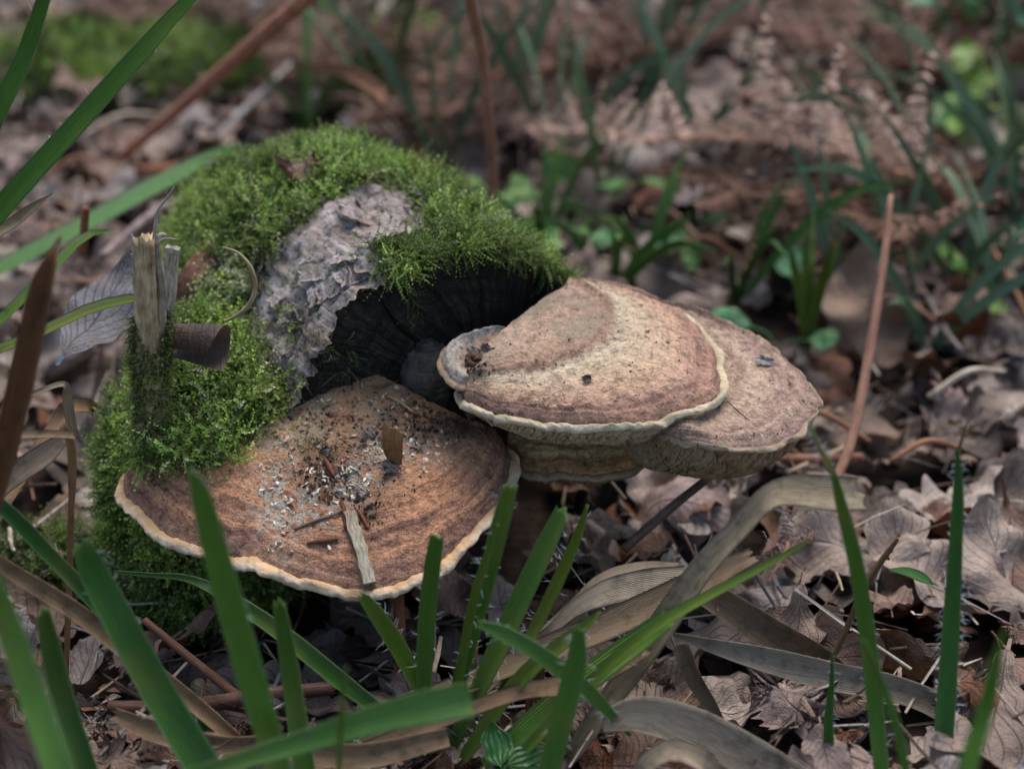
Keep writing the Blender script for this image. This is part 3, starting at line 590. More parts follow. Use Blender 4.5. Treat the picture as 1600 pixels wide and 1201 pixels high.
GREYP = [(285, 480), (310, 420), (380, 400), (450, 380), (470, 420), (430, 500), (380, 560), (300, 540)]
bare = in_poly(qx + rng.normal(size=len(p)) * 7, qy + rng.normal(size=len(p)) * 7, BARE)
hiddenlow = (p[:, 2] < 0.035) | ((p[:, 0] > 0.0) & (p[:, 2] < 0.09) & (tl < 0.06))
gy = in_poly(qx, qy, GREYP)
keep = ~hiddenlow & ~bare & ~gy & (tl > -0.004)
thin = rng.random(len(p)) < np.where(nn[:, 1] > 0.5, 0.5, 1.0)
moss_obj('thick bright green moss covering the top and back of the log', p[keep & thin], nn[keep & thin], grav=0.15, lift=0.009, patchy=75, smin=0.5, smax=1.3)
k2 = gy & ~bare
moss_obj('greyish feathery moss on the log flank beside the broken stick', p[k2], nn[k2], grav=0.5, grey=1.0, lift=0.004, smin=0.9, smax=1.5)
ks = bare & (rng.random(len(p)) < np.where((qy > 470) & (qx < 480), 0.16, 0.03)) & (tl > 0)
moss_obj('thin wisps of moss on the bare grey bark', p[ks], nn[ks], grav=0.5, grey=1.0, smin=0.5, smax=1.0, lift=0.001)
# fringe hanging over the sawn edge
a = np.radians(rng.uniform(25, 112, 3600)); a = np.where(rng.random(3600) < 0.35, np.radians(rng.normal(100, 6, 3600)), a); dens = 0.35 + 0.65 * (a < np.radians(88)); sel = rng.random(3600) < dens; a = a[sel]
tf = rng.uniform(-0.003, 0.02, len(a)); pf = log_pt(tf, a); nf = nrm(np.cos(a)[:, None] * SD + np.sin(a)[:, None] * np.array([0, 0, 1.0]))
moss_obj('vivid green moss fringe hanging over the top of the sawn end', pf + nf * 0.004 - AX * 0.002, nf, grav=1.2, spread=0.4, templates=FRH, smin=0.4, smax=0.95, lift=0.003, dirbias=-AX * 0.6)
# strand dangling from the edge, tufts on the sawn face and in the crevice
def tuft(label, spots, n, rad, grav, grey, templates=FRH, smin=0.3, smax=0.8, bright=1.0):
    pts, ns = [], []
    for (x, y) in spots:
        q, m_ = on(x, y); pts.append(q + rng.normal(size=(n, 3)) * rad); ns.append(np.tile(m_, (n, 1)))
    return moss_obj(label, np.vstack(pts), np.vstack(ns), grav=grav, spread=0.7, templates=templates, smin=smin, smax=smax, grey=grey, lift=0.003, bright=bright)
tuft('straggling moss strand dangling in front of the black sawn end', [(628, 400), (630, 412), (634, 425), (637, 437), (640, 450), (641, 462), (645, 475), (648, 488)], 9, 0.0022, 1.6, 0.6, smin=0.3, smax=0.6)
tuft('olive moss clump at the foot of the sawn end above the crumbs', [(505, 530), (520, 545), (535, 540), (548, 555), (560, 570), (540, 575), (555, 590), (572, 600), (500, 550), (585, 612), (480, 560)], 12, 0.0035, 0.7, 0.9, smin=0.2, smax=0.5, bright=0.6)
tuft('tiny moss tuft growing among the crumbs on the orange bracket', [(468, 702), (478, 697), (490, 694), (502, 697), (530, 702), (545, 706)], 16, 0.0025, 0.3, 0.8, smin=0.25, smax=0.5, bright=0.7)
# pelt on the root lump and up the stub
p, nn = sample(MV, MF, 12000); out = p - MC; nn = np.where((np.sum(nn * out, 1) < 0)[:, None], -nn, nn)
moss_obj('deep moss pelt over the root lump around the broken stick', p, nn, grav=0.45, spread=0.5, lift=0.009, smin=0.8, smax=1.35, dirbias=np.array([0, -0.15, 0]))
qn = []
for (x, y) in [(300, 600), (330, 600), (360, 605), (390, 610), (405, 620), (345, 640), (375, 640), (395, 635), (320, 660), (300, 690), (340, 690), (365, 660), (280, 700), (310, 705), (250, 705), (385, 600), (330, 580), (355, 585)]:
    q, m_ = on(x, y); qn.append(q)
qn = np.repeat(np.array(qn), 140, 0) + rng.normal(size=(140 * len(qn), 3)) * np.array([0.006, 0.005, 0.005])
moss_obj('moss spilling from the root lump onto the orange bracket', qn, np.tile([0.25, -0.45, 0.75], (len(qn), 1)), grav=0.5, spread=0.5, smin=0.8, smax=1.4, templates=FR + FRH[:2])

# ------------------------------------------------------------------ sticks, stems, twigs
def tube(pts, rads, n=10, seg=28, seed=0, rough=0.12, square=False):
    c = catmull(np.column_stack([np.asarray(pts), rads]), seg); r = c[:, 3]; c = c[:, :3]; tan = nrm(np.gradient(c, axis=0))
    up = np.array([0.3, 0.2, 0.93]); x = nrm(np.cross(tan, up)); y = np.cross(tan, x); a = np.linspace(0, 2 * np.pi, n, endpoint=False)
    rr_ = r[:, None] * (1 + rough * fbm(np.stack(np.broadcast_arrays(np.cos(a)[None] * 1.5, np.sin(a)[None] * 1.5, np.arange(seg)[:, None] * 0.25 + seed), -1), 1.0, 3, seed))
    V = c[:, None] + (x[:, None] * np.cos(a)[None, :, None] + y[:, None] * np.sin(a)[None, :, None]) * rr_[..., None]
    L = np.concatenate([[0], np.cumsum(np.linalg.norm(np.diff(c, axis=0), axis=1))])
    uv = np.stack(np.broadcast_arrays(a[None] / 6.28 * 1.0, L[:, None] * 4), -1).reshape(-1, 2)
    i, j = np.meshgrid(np.arange(seg - 1), np.arange(n), indexing='ij'); j2 = (j + 1) % n
    F = np.stack([i * n + j, i * n + j2, (i + 1) * n + j2, (i + 1) * n + j], -1).reshape(-1, 4)
    V = V.reshape(-1, 3); k = len(V); V = np.vstack([V, c[:1] - tan[:1] * r[0] * 0.3, c[-1:] + tan[-1:] * r[-1] * 0.4]); uv = np.vstack([uv, uv[:1], uv[-1:]])
    j = np.arange(n); j2 = (j + 1) % n; T = np.vstack([np.stack([np.full(n, k), j2, j], -1), np.stack([np.full(n, k + 1), (seg - 1) * n + j, (seg - 1) * n + j2], -1)])
    return V, [F, T], uv
def stick(name, label, pts, rads, mat, tint=(1, 1, 1), cat='twig', group=None, n=10, seg=28, rough=0.12, seed=0):
    """pts are (px, py, world y) or 3D arrays flagged by a fourth entry"""
    W = [np.array(q[:3]) if len(q) == 4 else P(*q) for q in pts]
    V, F, uv = tube(W, rads, n, seg, seed, rough); base = W[0]
    o = obj(name, mesh(name, V - base, F, mat, uv=uv), None, base); o.color = (*tint, 1)
    return tag(o, label, cat, group)
# broken stub standing in the root lump, a thing with its splinter and torn fibres
sb = P(238, 705, -0.034)
stub = thing('broken_stick', 'upright broken stick with torn top, mossy below, set in the root lump', 'stick', sb)
V, F, uv = tube([P(236, 720, -0.033), P(237, 620, -0.034), P(234, 520, -0.035), P(231, 440, -0.036), (P(228, 374, -0.037))], [.0075, .0072, .0066, .0061, .0056], 22, 70, 4, 0.16)
a_ = np.arange(22); V = V.copy(); crk = np.exp(-((a_ - 13) / 1.0) ** 2); ctr = V[:-2].reshape(70, 22, 3).mean(1, keepdims=True); B = V[:-2].reshape(70, 22, 3)
B = ctr + (B - ctr) * (1 - 0.45 * crk[None, :, None] * np.clip((np.arange(70) - 20) / 20, 0, 1)[:, None, None]); jag = rng.normal(size=22) * 0.0022; B[-1] += np.array([0, 0, 1]) * jag[:, None]; V[:-2] = B.reshape(-1, 3); V[-1] -= np.array([0, 0, 0.003])
st_o = part('shaft', mesh('shaft', V, F, M_STUB, uv=uv), stub); st_o.color = (1.35, 1.2, 1.0, 1)
for pts, rad in (([P(240, 380, -.037), P(247, 330, -.036), P(262, 308, -.035), P(272, 292, -.034)], [.0009, .0007, .0005, .0003]), ([P(244, 385, -.037), P(256, 374, -.04), P(278, 374, -.042)], [.0009, .0007, .0003]), ([P(244, 382, -.037), P(250, 368, -.036), P(260, 367, -.035)], [.0014, .0012, .0006]), ([P(212, 400, -.037), P(207, 380, -.038), P(206, 366, -.038)], [.0012, .0008, .0003]), ([P(213, 398, -.036), P(205, 398, -.038)], [.001, .0006])):
    V, F, uv = tube(pts, rad, 6, 12); part('torn_fibre', mesh('torn_fibre', V, F, M_PALEWOOD, uv=uv), stub)
V, F, uv = tube([P(250, 520, -.036), P(252, 450, -.037), P(246, 385, -.037)], [.002, .0022, .0016], 8, 24, 3, 0.3); part('splinter', mesh('splinter', V, F, M_STUB, uv=uv), stub)
n_ = 3000; tz = rng.random(n_) ** 1.1; aa_ = rng.random(n_) * 6.28
c_ = np.array([P(236, 715 - 235 * t_, -0.0345) for t_ in tz]); dd = np.stack([np.cos(aa_), np.sin(aa_), 0 * aa_], -1)
lim = 0.86 + 0.12 * np.sin(aa_ * 2 + 1.0); ok = tz < lim
moss_obj('dark green moss sleeve on the lower half of the broken stick', c_[ok] + dd[ok] * 0.0078, dd[ok], grav=0.35, spread=0.45, smin=0.25, smax=0.55, lift=0.0015, bright=0.8, grey=0.2)
def slab(name, label, pts, w, th, mat, cat, tint=(1, 1, 1), ang=0.0, group=None):
    c = catmull([P(*q) for q in pts], 30); tan = nrm(np.gradient(c, axis=0)); side = nrm(np.cross(tan, FV)); nor = np.cross(side, tan)
    side, nor = side * math.cos(ang) + nor * math.sin(ang), nor * math.cos(ang) - side * math.sin(ang)
    prof = np.array([(-1, -1), (-.4, -1.1), (.2, -.9), (1, -1), (1.05, 0), (1, 1), (.3, .8), (-.3, 1.1), (-1, 1)]); k = len(prof)
    ww = w * (1 + 0.12 * fbm(c, 90, 3, 8)); V = c[:, None] + side[:, None] * (prof[None, :, 0] * ww[:, None])[..., None] + nor[:, None] * (prof[None, :, 1] * th)[..., None]
    V += fbm(V, 200, 2, 4)[..., None] * 0.0008; F = []
    for i in range(29):
        for j in range(k): F.append((i * k + j, i * k + (j + 1) % k, (i + 1) * k + (j + 1) % k, (i + 1) * k + j))
    V = V.reshape(-1, 3); ca = len(V); V = np.vstack([V, c[:1], c[-1:] - tan[-1:] * 0.002]); T = [(ca, (j + 1) % k, j) for j in range(k)] + [(ca + 1, 29 * k + j, 29 * k + (j + 1) % k) for j in range(k)]
    uv = np.vstack([np.stack(np.broadcast_arrays(np.arange(k)[None] / k, np.arange(30)[:, None] * 0.015), -1).reshape(-1, 2), [[0, 0], [0, 1]]]); b = c[0]
    o = obj(name, mesh(name, V - b, [np.array(F), np.array(T)], mat, uv=uv, smooth=False), None, b); o.color = (*tint, 1); return tag(o, label, cat, group)
slab('wood_splinter', 'flat pale split stick leaning behind the broken mossy stick', [(252, 560, .0), (262, 470, .0), (271, 386, .0)], .0031, .0018, M_PALEWOOD, 'stick')
slab('bark_strip', 'dark brown bark strip lying on the moss behind the pale split stick', [(285, 470, .055), (300, 430, .06), (340, 385, .08)], .005, .002, M_TWIG, 'bark', (1.2, .8, .7))

ST = 'dead stems lying and leaning around the log'
stick('dead_bracken', 'thick reddish dead stem rising from the litter behind the log towards open air', [(150, 275, .55), (178, 255, .53), (290, 160, .45), (400, 65, .38), (475, 0, .34), (590, -100, .28)], [.0035, .0040, .0046, .0052, .0056, .006], M_STEM, (1.25, .95, .85), 'stem', None)
stick('dead_bracken', 'upright pinkish dead stem standing behind the mossy log', [(768, 330, .30), (770, 260, .29), (762, 170, .27), (752, 80, .25), (735, 0, .22), (710, -90, .19)], [.0028, .0030, .0032, .0034, .0034, .003], M_STEM, (1.1, .95, .9), 'stem')
stick('dead_bracken', 'slender pinkish stem leaning up from the oak leaves beside the rear bracket', [(1262, 850, .0), (1290, 780, .02), (1330, 690, .05), (1360, 540, .09), (1382, 400, .125), (1392, 305, .15)], [.0018, .0022, .0026, .0026, .0022, .0016], M_STEM, (1.0, .9, .9), 'stem')
stick('dead_bracken', 'reddish stem lying flat under the rear bracket', [(1100, 716, .10), (1160, 716, .10), (1250, 717, .09), (1350, 714, .09)], [.0025, .0028, .0028, .0022], M_STEM, (.9, .75, .75), 'stem')
stick('dead_bracken', 'short reddish cut stem lying behind the green blade left of the moss', [(145, 268, .50), (230, 266, .50), (330, 262, .48)], [.0038, .0040, .0036], M_STEM, (1.3, .95, .8), 'stem')
stick('twig', 'bleached grey white twig propped on the litter behind the moss', [(335, 218, .60), (390, 165, .62), (455, 100, .66)], [.0032, .0030, .0022], M_PALEWOOD, (1.0, 1.0, 1.15), 'twig')
stick('twig', 'dark bare twig slanting under the rear bracket over the litter', [(975, 858, -.045), (1040, 800, -.03), (1100, 752, -.02), (1168, 700, -.005)], [.0020, .0022, .0020, .0016], M_TWIG, (1, .9, .8))
stick('twig', 'thin pale grey twig bent over the leaves below the rear bracket', [(1210, 1055, -.10), (1245, 1110, -.115), (1270, 1200, -.14), (1275, 1260, -.16)], [.0011, .0012, .0014, .0015], M_TWIG, (1.9, 1.9, 1.9))
stick('twig', 'bluish grey crooked twig on the leaves among the far right rushes', [(1400, 390, .32), (1440, 450, .28), (1480, 520, .22), (1505, 550, .2)], [.0016, .0020, .0018, .0014], M_TWIG, (1.3, 1.45, 1.6))
stick('twig', 'fine tan bent stalk arching over the far right litter', [(1330, 215, .52), (1420, 260, .44), (1480, 300, .40), (1540, 370, .33), (1600, 480, .24), (1640, 560, .18)], [.0012, .0014, .0014, .0014, .0013, .0012], M_STEM, (1.1, .9, .75), 'stem')
stick('twig', 'grey twig on the litter left of the moss, half under the green blade', [(160, 400, .22), (230, 340, .33), (262, 318, .36)], [.0026, .0028, .0024], M_TWIG, (1.9, 1.9, 2.2))
stick('twig', 'brown stalk lying below the orange bracket', [(225, 968, -.09), (300, 1030, -.10), (375, 1090, -.115), (440, 1140, -.13)], [.0016, .0020, .0022, .0020], M_STEM, (.5, .42, .4), 'stem')
stick('twig', 'dark horizontal stick half buried below the orange bracket', [(170, 1105, -.13), (280, 1105, -.13), (420, 1085, -.125), (520, 1075, -.12)], [.003, .0034, .0034, .003], M_TWIG, (.7, .5, .45), 'stick')
stick('twig', 'red brown stalk standing in shade under the orange bracket lip', [(628, 1065, -.1), (625, 1000, -.095), (622, 900, -.08)], [.0026, .0026, .0024], M_STEM, (.6, .4, .3), 'stem')
stick('twig', 'stubby rust coloured stem standing behind the dry fern at left', [(130, 395, .12), (132, 350, .12), (135, 325, .12)], [.0022, .0022, .0020], M_STEM, (.9, .55, .4), 'stem')
stick('twig', 'dark brown stalk crossing from the straw leaves toward the green tuft', [(940, 1040, -.1), (985, 1115, -.12), (1030, 1180, -.14)], [.001, .0011, .0012], M_STEM, (.8, .6, .5), 'stem')
stick('twig', 'slim grey stalk hidden among the far rushes behind the bracken', [(1690 - 400, 150, .9), (1280, 90, .9), (1285, 0, .85)], [.0026, .0026, .0022], M_STEM, (1.1, .95, .85), 'stem')

# ------------------------------------------------------------------ blades
def blade_mesh(pts, widths, fold=0.25, roll=0.0, cut=None, nseg=46, nc=9, tip=0.0, twist=0.0, wave=0.0, jag=True):
    c4 = catmull(np.column_stack([pts, widths]), nseg); c = c4[:, :3]; w = np.maximum(c4[:, 3], 0.0002) * 0.5
    tan = nrm(np.gradient(c, axis=0)); view = nrm(c - CAM); side = nrm(np.cross(tan, view))
    for i in range(1, nseg):
        if side[i] @ side[i - 1] < 0: side[i] *= -1
    for _ in range(4): side = nrm(np.vstack([side[:1], (side[:-2] + 2 * side[1:-1] + side[2:]) / 4, side[-1:]]))
    nor = np.cross(tan, side); nor = np.where((np.sum(nor * view, 1) > 0)[:, None], -nor, nor)
    ang = roll + twist * np.linspace(0, 1, nseg); ca, sa = np.cos(ang)[:, None], np.sin(ang)[:, None]; side, nor = side * ca + nor * sa, nor * ca - side * sa
    u = np.linspace(-1, 1, nc); prof = fold * (np.abs(u) ** 1.4 - 0.4)
    V = c[:, None] + side[:, None] * (w[:, None] * u[None])[..., None] + nor[:, None] * (w[:, None] * (prof[None] + wave * np.sin(u * 5 + 1)[None] * 0.2))[..., None]
    if jag:
        e = np.random.default_rng(int(abs(c[0, 0]) * 1e5)).normal(size=nc) * 0.0012; V[0] += tan[0] * e[:, None]
    th = nor[:, None] * 0.00022; L = np.concatenate([[0], np.cumsum(np.linalg.norm(np.diff(c, axis=0), axis=1))])
    uv = np.stack(np.broadcast_arrays(u[None], L[:, None] * 20), -1).reshape(-1, 2)
    A = (V + th).reshape(-1, 3); Bq = (V - th).reshape(-1, 3); n = len(A); f = gridf(nseg, nc)
    e1 = np.arange(nseg) * nc; e2 = e1 + nc - 1; sides = [np.stack([e[:-1], e[1:], e[1:] + n, e[:-1] + n], -1) for e in (e1, e2)]
    r0 = np.arange(nc); sides.append(np.stack([r0[:-1], r0[1:], r0[1:] + n, r0[:-1] + n], -1))
    return np.vstack([A, Bq]), np.vstack([f, f[:, ::-1] + n] + sides), np.vstack([uv, uv]), (c, side, w, tan, nor)
def blade_path(spec, root):
    """spec rows are (px, py, world y, width px) from tip to base; the base is carried on down to the ground"""
    pts = [P(*q[:3]) for q in spec]; ws = [q[3] * pxs(p_) for q, p_ in zip(spec, pts)]
    if root:
        e = pts[-1]; d = nrm(pts[-1] - pts[-2]); g = float(gz(e[0], e[1])) - 0.004; h = e[2] - g
        if h > 0.003:
            d[2] = min(d[2], -0.35); d = nrm(d); k = h / -d[2]; q = e + d * k; q[2] = float(gz(q[0], q[1])) - 0.004
            pts += [(e + q) / 2, q]; ws += [ws[-1], ws[-1] * 0.7]
    return np.array(pts), np.array(ws)
HAIR_T = None
def hairs(info, n, seed, length=0.004):
    c, side, w, tan, nor = info; r = np.random.default_rng(seed); i = r.integers(2, len(c) - 2, n); s = r.choice([-1.0, 1.0], n)
    p0 = c[i] + side[i] * (w[i] * s)[:, None] * 0.98; d = nrm(side[i] * s[:, None] * 0.8 + tan[i] * r.normal(0, .8, (n, 1)) + nor[i] * r.normal(0.2, .7, (n, 1))); l = length * (0.4 + r.random(n))
    mid = p0 + d * (l * 0.55)[:, None]; end = mid + nrm(d + r.normal(0, .5, (n, 3))) * (l * 0.5)[:, None]; t = 0.00009
    x = nrm(np.cross(d, nrm(p0 - CAM))) * t; V = np.stack([p0 - x, p0 + x, mid - x * .8, mid + x * .8, end], 1).reshape(-1, 3); b = np.arange(n)[:, None] * 5
    return V, [b + np.array([[0, 1, 3, 2]]), b + np.array([[2, 3, 4]])]
def rush(name, label, blades, mat=None, group=None, cat='grass', pname='blade', tint=(1, 1, 1), hair=0, root=True):
    specs = []
    for b in blades:
        opt = b[-1] if isinstance(b[-1], dict) else {}
        rows = b[:-1] if opt else b; specs.append((blade_path(rows, opt.get('root', root)), opt))
    base = specs[0][0][0][-1]; t = thing(name, label, cat, base, group)
    for k, ((pts, ws), opt) in enumerate(specs):
        V, F, uv, info = blade_mesh(pts, ws, opt.get('fold', 0.35), opt.get('roll', 0.25), twist=opt.get('twist', 0), jag=opt.get('jag', True))
        o = part(pname, mesh(pname, V, F, mat or M_GREEN, uv=uv), t); o.color = (*opt.get('tint', tint), 1)
        hn = opt.get('hair', hair)
        if hn:
            hv, hf = hairs(info, hn, k + 7); ho = obj('hair', mesh('hair', hv, hf, M_HAIR, col=np.tile([0.75, 0.78, 0.74], (len(hv), 1))), o); ho['kind'] = 'stuff'
    return t
D_, Y_, Bl = (0.62, 0.72, 0.7), (1.35, 1.05, 0.8), (0.75, 0.95, 1.75)
rush('wood_rush', 'green rush tuft with torn blades growing in front of the orange bracket', [
    [(565, 928, -.135, 16), (595, 968, -.135, 27), (628, 1020, -.135, 28), (662, 1085, -.138, 22), dict(roll=.2, tint=Y_)],
    [(684, 838, -.142, 22), (676, 890, -.14, 27), (667, 980, -.138, 28), (663, 1080, -.138, 24), dict(fold=.5)],
    [(796, 758, -.138, 24), (780, 820, -.138, 30), (755, 920, -.138, 28), (730, 1010, -.138, 26), (712, 1085, -.138, 22), dict(fold=.6, roll=-.3)],
    [(778, 818, -.148, 3), (757, 880, -.147, 13), (735, 960, -.145, 15), (715, 1080, -.14, 13), dict(tint=Y_, jag=False)],
    [(880, 797, -.125, 25), (855, 850, -.127, 33), (822, 920, -.13, 35), (785, 1000, -.134, 35), (745, 1085, -.138, 28), dict(fold=.4, roll=.35)],
    [(918, 788, -.115, 4), (905, 830, -.116, 14), (880, 890, -.118, 20), (838, 978, -.122, 20), (800, 1050, -.13, 14), dict(tint=(1.7, 1.05, .7), jag=False)],
    [(750, 974, -.175, 12), (790, 990, -.175, 25), (850, 1025, -.175, 26), (920, 1080, -.172, 25), (985, 1148, -.168, 5), dict(tint=(1.15, 1.2, 1.5), fold=.3, root=False)],
    [(935, 958, -.15, 6), (905, 985, -.15, 20), (840, 1035, -.148, 26), (785, 1095, -.146, 26), (738, 1165, -.15, 22), dict(tint=Y_)],
    [(1045, 965, -.145, 34), (1000, 1000, -.145, 42), (920, 1060, -.147, 46), (840, 1125, -.15, 45), (780, 1180, -.155, 38), dict(fold=.3, roll=.5)],
    [(905, 980, -.19, 18), (902, 1030, -.19, 32), (885, 1100, -.19, 36), (860, 1200, -.19, 34), (850, 1250, -.19, 28), dict(fold=.4, tint=(1.0, 1.1, 1.2))]], hair=26)
rush('wood_rush', 'long narrow green blade crossing over the dry leaf by the tuft', [[(1266, 842, -.15, 3), (1220, 870, -.15, 10), (1130, 918, -.152, 15), (1040, 968, -.155, 20), (960, 1030, -.158, 20), (880, 1110, -.16, 18), dict(tint=Y_)]])
rush('wood_rush', 'broad deep green torn blade in front of the moss pelt', [[(126, 848, -.175, 30), (150, 900, -.175, 46), (190, 975, -.178, 50), (245, 1075, -.182, 52), (320, 1200, -.19, 54), (360, 1270, -.195, 50), dict(fold=.45, tint=(.62, .8, 1.0), roll=.1)]], hair=24)
rush('wood_rush', 'dark folded blade with a pale edge and cut top below the straw', [[(72, 955, -.185, 26), (85, 1010, -.186, 36), (105, 1090, -.19, 40), (140, 1200, -.2, 42), (160, 1260, -.205, 38), dict(fold=1.0, roll=.55, tint=(.6, .78, .95))]])
rush('wood_rush', 'light green blurred blade at the corner beside the straw', [[(-20, 880, -.27, 22), (12, 970, -.27, 40), (50, 1080, -.275, 46), (92, 1200, -.285, 46), (120, 1280, -.29, 44), dict(tint=(1.5, 1.45, 1.7), fold=.25)]])
rush('wood_rush', 'bright upright blade standing in front of the orange bracket, torn at the tip', [[(298, 735, -.225, 6), (312, 765, -.225, 30), (335, 850, -.226, 42), (365, 960, -.228, 46), (400, 1080, -.232, 46), (437, 1200, -.24, 40), (455, 1270, -.245, 36), dict(fold=.25, roll=.3, tint=(1.05, 1.05, .9))]], hair=20)
rush('wood_rush', 'short cut green blade standing left of the tuft', [[(436, 940, -.175, 20), (446, 990, -.176, 27), (460, 1080, -.18, 32), (478, 1200, -.19, 36), (485, 1260, -.195, 32), dict(fold=.6, roll=.4)]])
rush('wood_rush', 'wide green blade lying across the foreground with a cut end', [[(735, 1092, -.24, 58), (690, 1098, -.242, 58), (600, 1118, -.245, 50), (480, 1155, -.25, 38), (335, 1200, -.26, 28), (220, 1240, -.265, 24), dict(fold=.35, roll=-.35, tint=(1.25, 1.3, 1.7))]])
rush('wood_rush', 'slender pale tipped blade arching under the orange bracket', [[(178, 893, -.10, 4), (240, 898, -.105, 7), (300, 905, -.11, 12), (370, 940, -.12, 22), (450, 995, -.128, 27), (530, 1060, -.135, 28), (592, 1108, -.14, 22), dict(tint=D_, jag=False)]])
rush('wood_rush', 'bluish dark blade slanting in from the left under the moss pelt', [[(-40, 755, -.13, 20), (20, 805, -.13, 24), (80, 868, -.13, 24), (140, 930, -.132, 24), (200, 1000, -.135, 20), dict(fold=.7, tint=(.55, .8, 1.2))]], hair=16)
rush('wood_rush', 'thread thin green blade standing by the wide cut blade', [[(541, 1040, -.25, 3), (536, 1090, -.25, 8), (530, 1200, -.255, 9), (528, 1260, -.26, 8), dict(tint=Y_, jag=False)]])
rush('wood_rush', 'tall bright blade with a withered white tip beside the rear bracket', [[(1302, 735, -.165, 10), (1318, 800, -.166, 20), (1338, 880, -.168, 25), (1357, 1000, -.172, 27), (1370, 1120, -.18, 26), (1378, 1210, -.19, 24), (1382, 1270, -.195, 22), dict(fold=.3, tint=(1.0, 1.0, .9), jag=False)], [(1264, 655, -.163, 3), (1275, 685, -.164, 6), (1290, 715, -.165, 11), (1304, 742, -.1652, 10), dict(root=False, tint=(4.2, 1.7, 4.5), jag=False)]], hair=22)
rush('wood_rush', 'tall hairy blue green blade with a brown tip at the right', [[(1496, 702, -.15, 5), (1498, 760, -.15, 16), (1494, 860, -.152, 22), (1487, 980, -.156, 28), (1478, 1120, -.165, 31), (1470, 1220, -.175, 31), (1465, 1280, -.18, 28), dict(fold=.55, tint=(.72, .95, 1.5), jag=False, hair=150)], [(1525, 640, -.148, 2), (1510, 665, -.149, 4), (1497, 708, -.15, 6), dict(root=False, tint=(2.2, .75, 1.6), jag=False)]])
rush('wood_rush', 'bright green out of focus blade at the lower right corner', [[(1568, 985, -.29, 4), (1558, 1030, -.29, 18), (1540, 1110, -.292, 26), (1512, 1200, -.3, 30), (1500, 1260, -.305, 30), dict(tint=(1.1, 1.15, .8), jag=False)]])
rush('wood_rush', 'short pointed blue green blade rising through the grey straw leaf', [[(1300, 1015, -.165, 3), (1300, 1070, -.165, 9), (1295, 1130, -.167, 16), (1298, 1200, -.17, 17), (1300, 1250, -.175, 15), dict(fold=.6, tint=(.8, 1.0, 1.4), jag=False)]], hair=20)
rush('wood_rush', 'faint green blade behind the withered tipped blade at its foot', [[(1350, 1000, -.24, 4), (1375, 1060, -.24, 13), (1400, 1130, -.245, 14), (1415, 1200, -.25, 14), (1420, 1260, -.255, 12), dict(tint=(1.1, 1.1, 1.0), jag=False)]])
rush('wood_rush', 'long arching green blade sweeping over the left litter', [[(390, -80, .02, 12), (300, -5, .01, 20), (215, 88, .0, 29), (110, 205, -.01, 32), (0, 328, -.02, 34), (-110, 470, -.03, 34), (-200, 640, -.04, 32), dict(tint=(.85, .95, .75), fold=.2, roll=.2)]], hair=18)
rush('wood_rush', 'shorter steep green blade left of the long arching one', [[(95, -80, -.02, 12), (68, 0, -.02, 22), (40, 85, -.02, 27), (0, 170, -.025, 28), (-60, 320, -.03, 28), (-120, 500, -.04, 26), dict(tint=(.85, .95, .75), fold=.25)]], hair=14)
rush('wood_rush', 'straight blue green blade lying across the litter behind the broken stick', [[(372, 228, .36, 8), (330, 245, .34, 22), (240, 290, .30, 28), (140, 345, .26, 28), (5, 415, .21, 24), (-60, 450, .19, 22), dict(tint=(.95, 1.15, 1.8), fold=.2)]])
rush('wood_rush', 'red blotched green blade reaching the broken stick from the left', [[(240, 462, -.01, 8), (200, 467, -.015, 15), (140, 482, -.025, 17), (60, 520, -.04, 16), (0, 545, -.05, 14), (-60, 580, -.06, 12), dict(tint=(1.5, .95, .9))]])
rush('wood_rush', 'curved thin green blade over the dry fern at left', [[(170, 360, .05, 5), (130, 370, .04, 13), (80, 420, .02, 15), (20, 480, .0, 16), (-50, 540, -.02, 14), dict(tint=(.9, .95, .9))]])
DG = 'dry blades fallen over the litter'
G_, Br, Pa = (.95, .98, 1.02), (.62, .5, .42), (1.35, 1.3, 1.25)
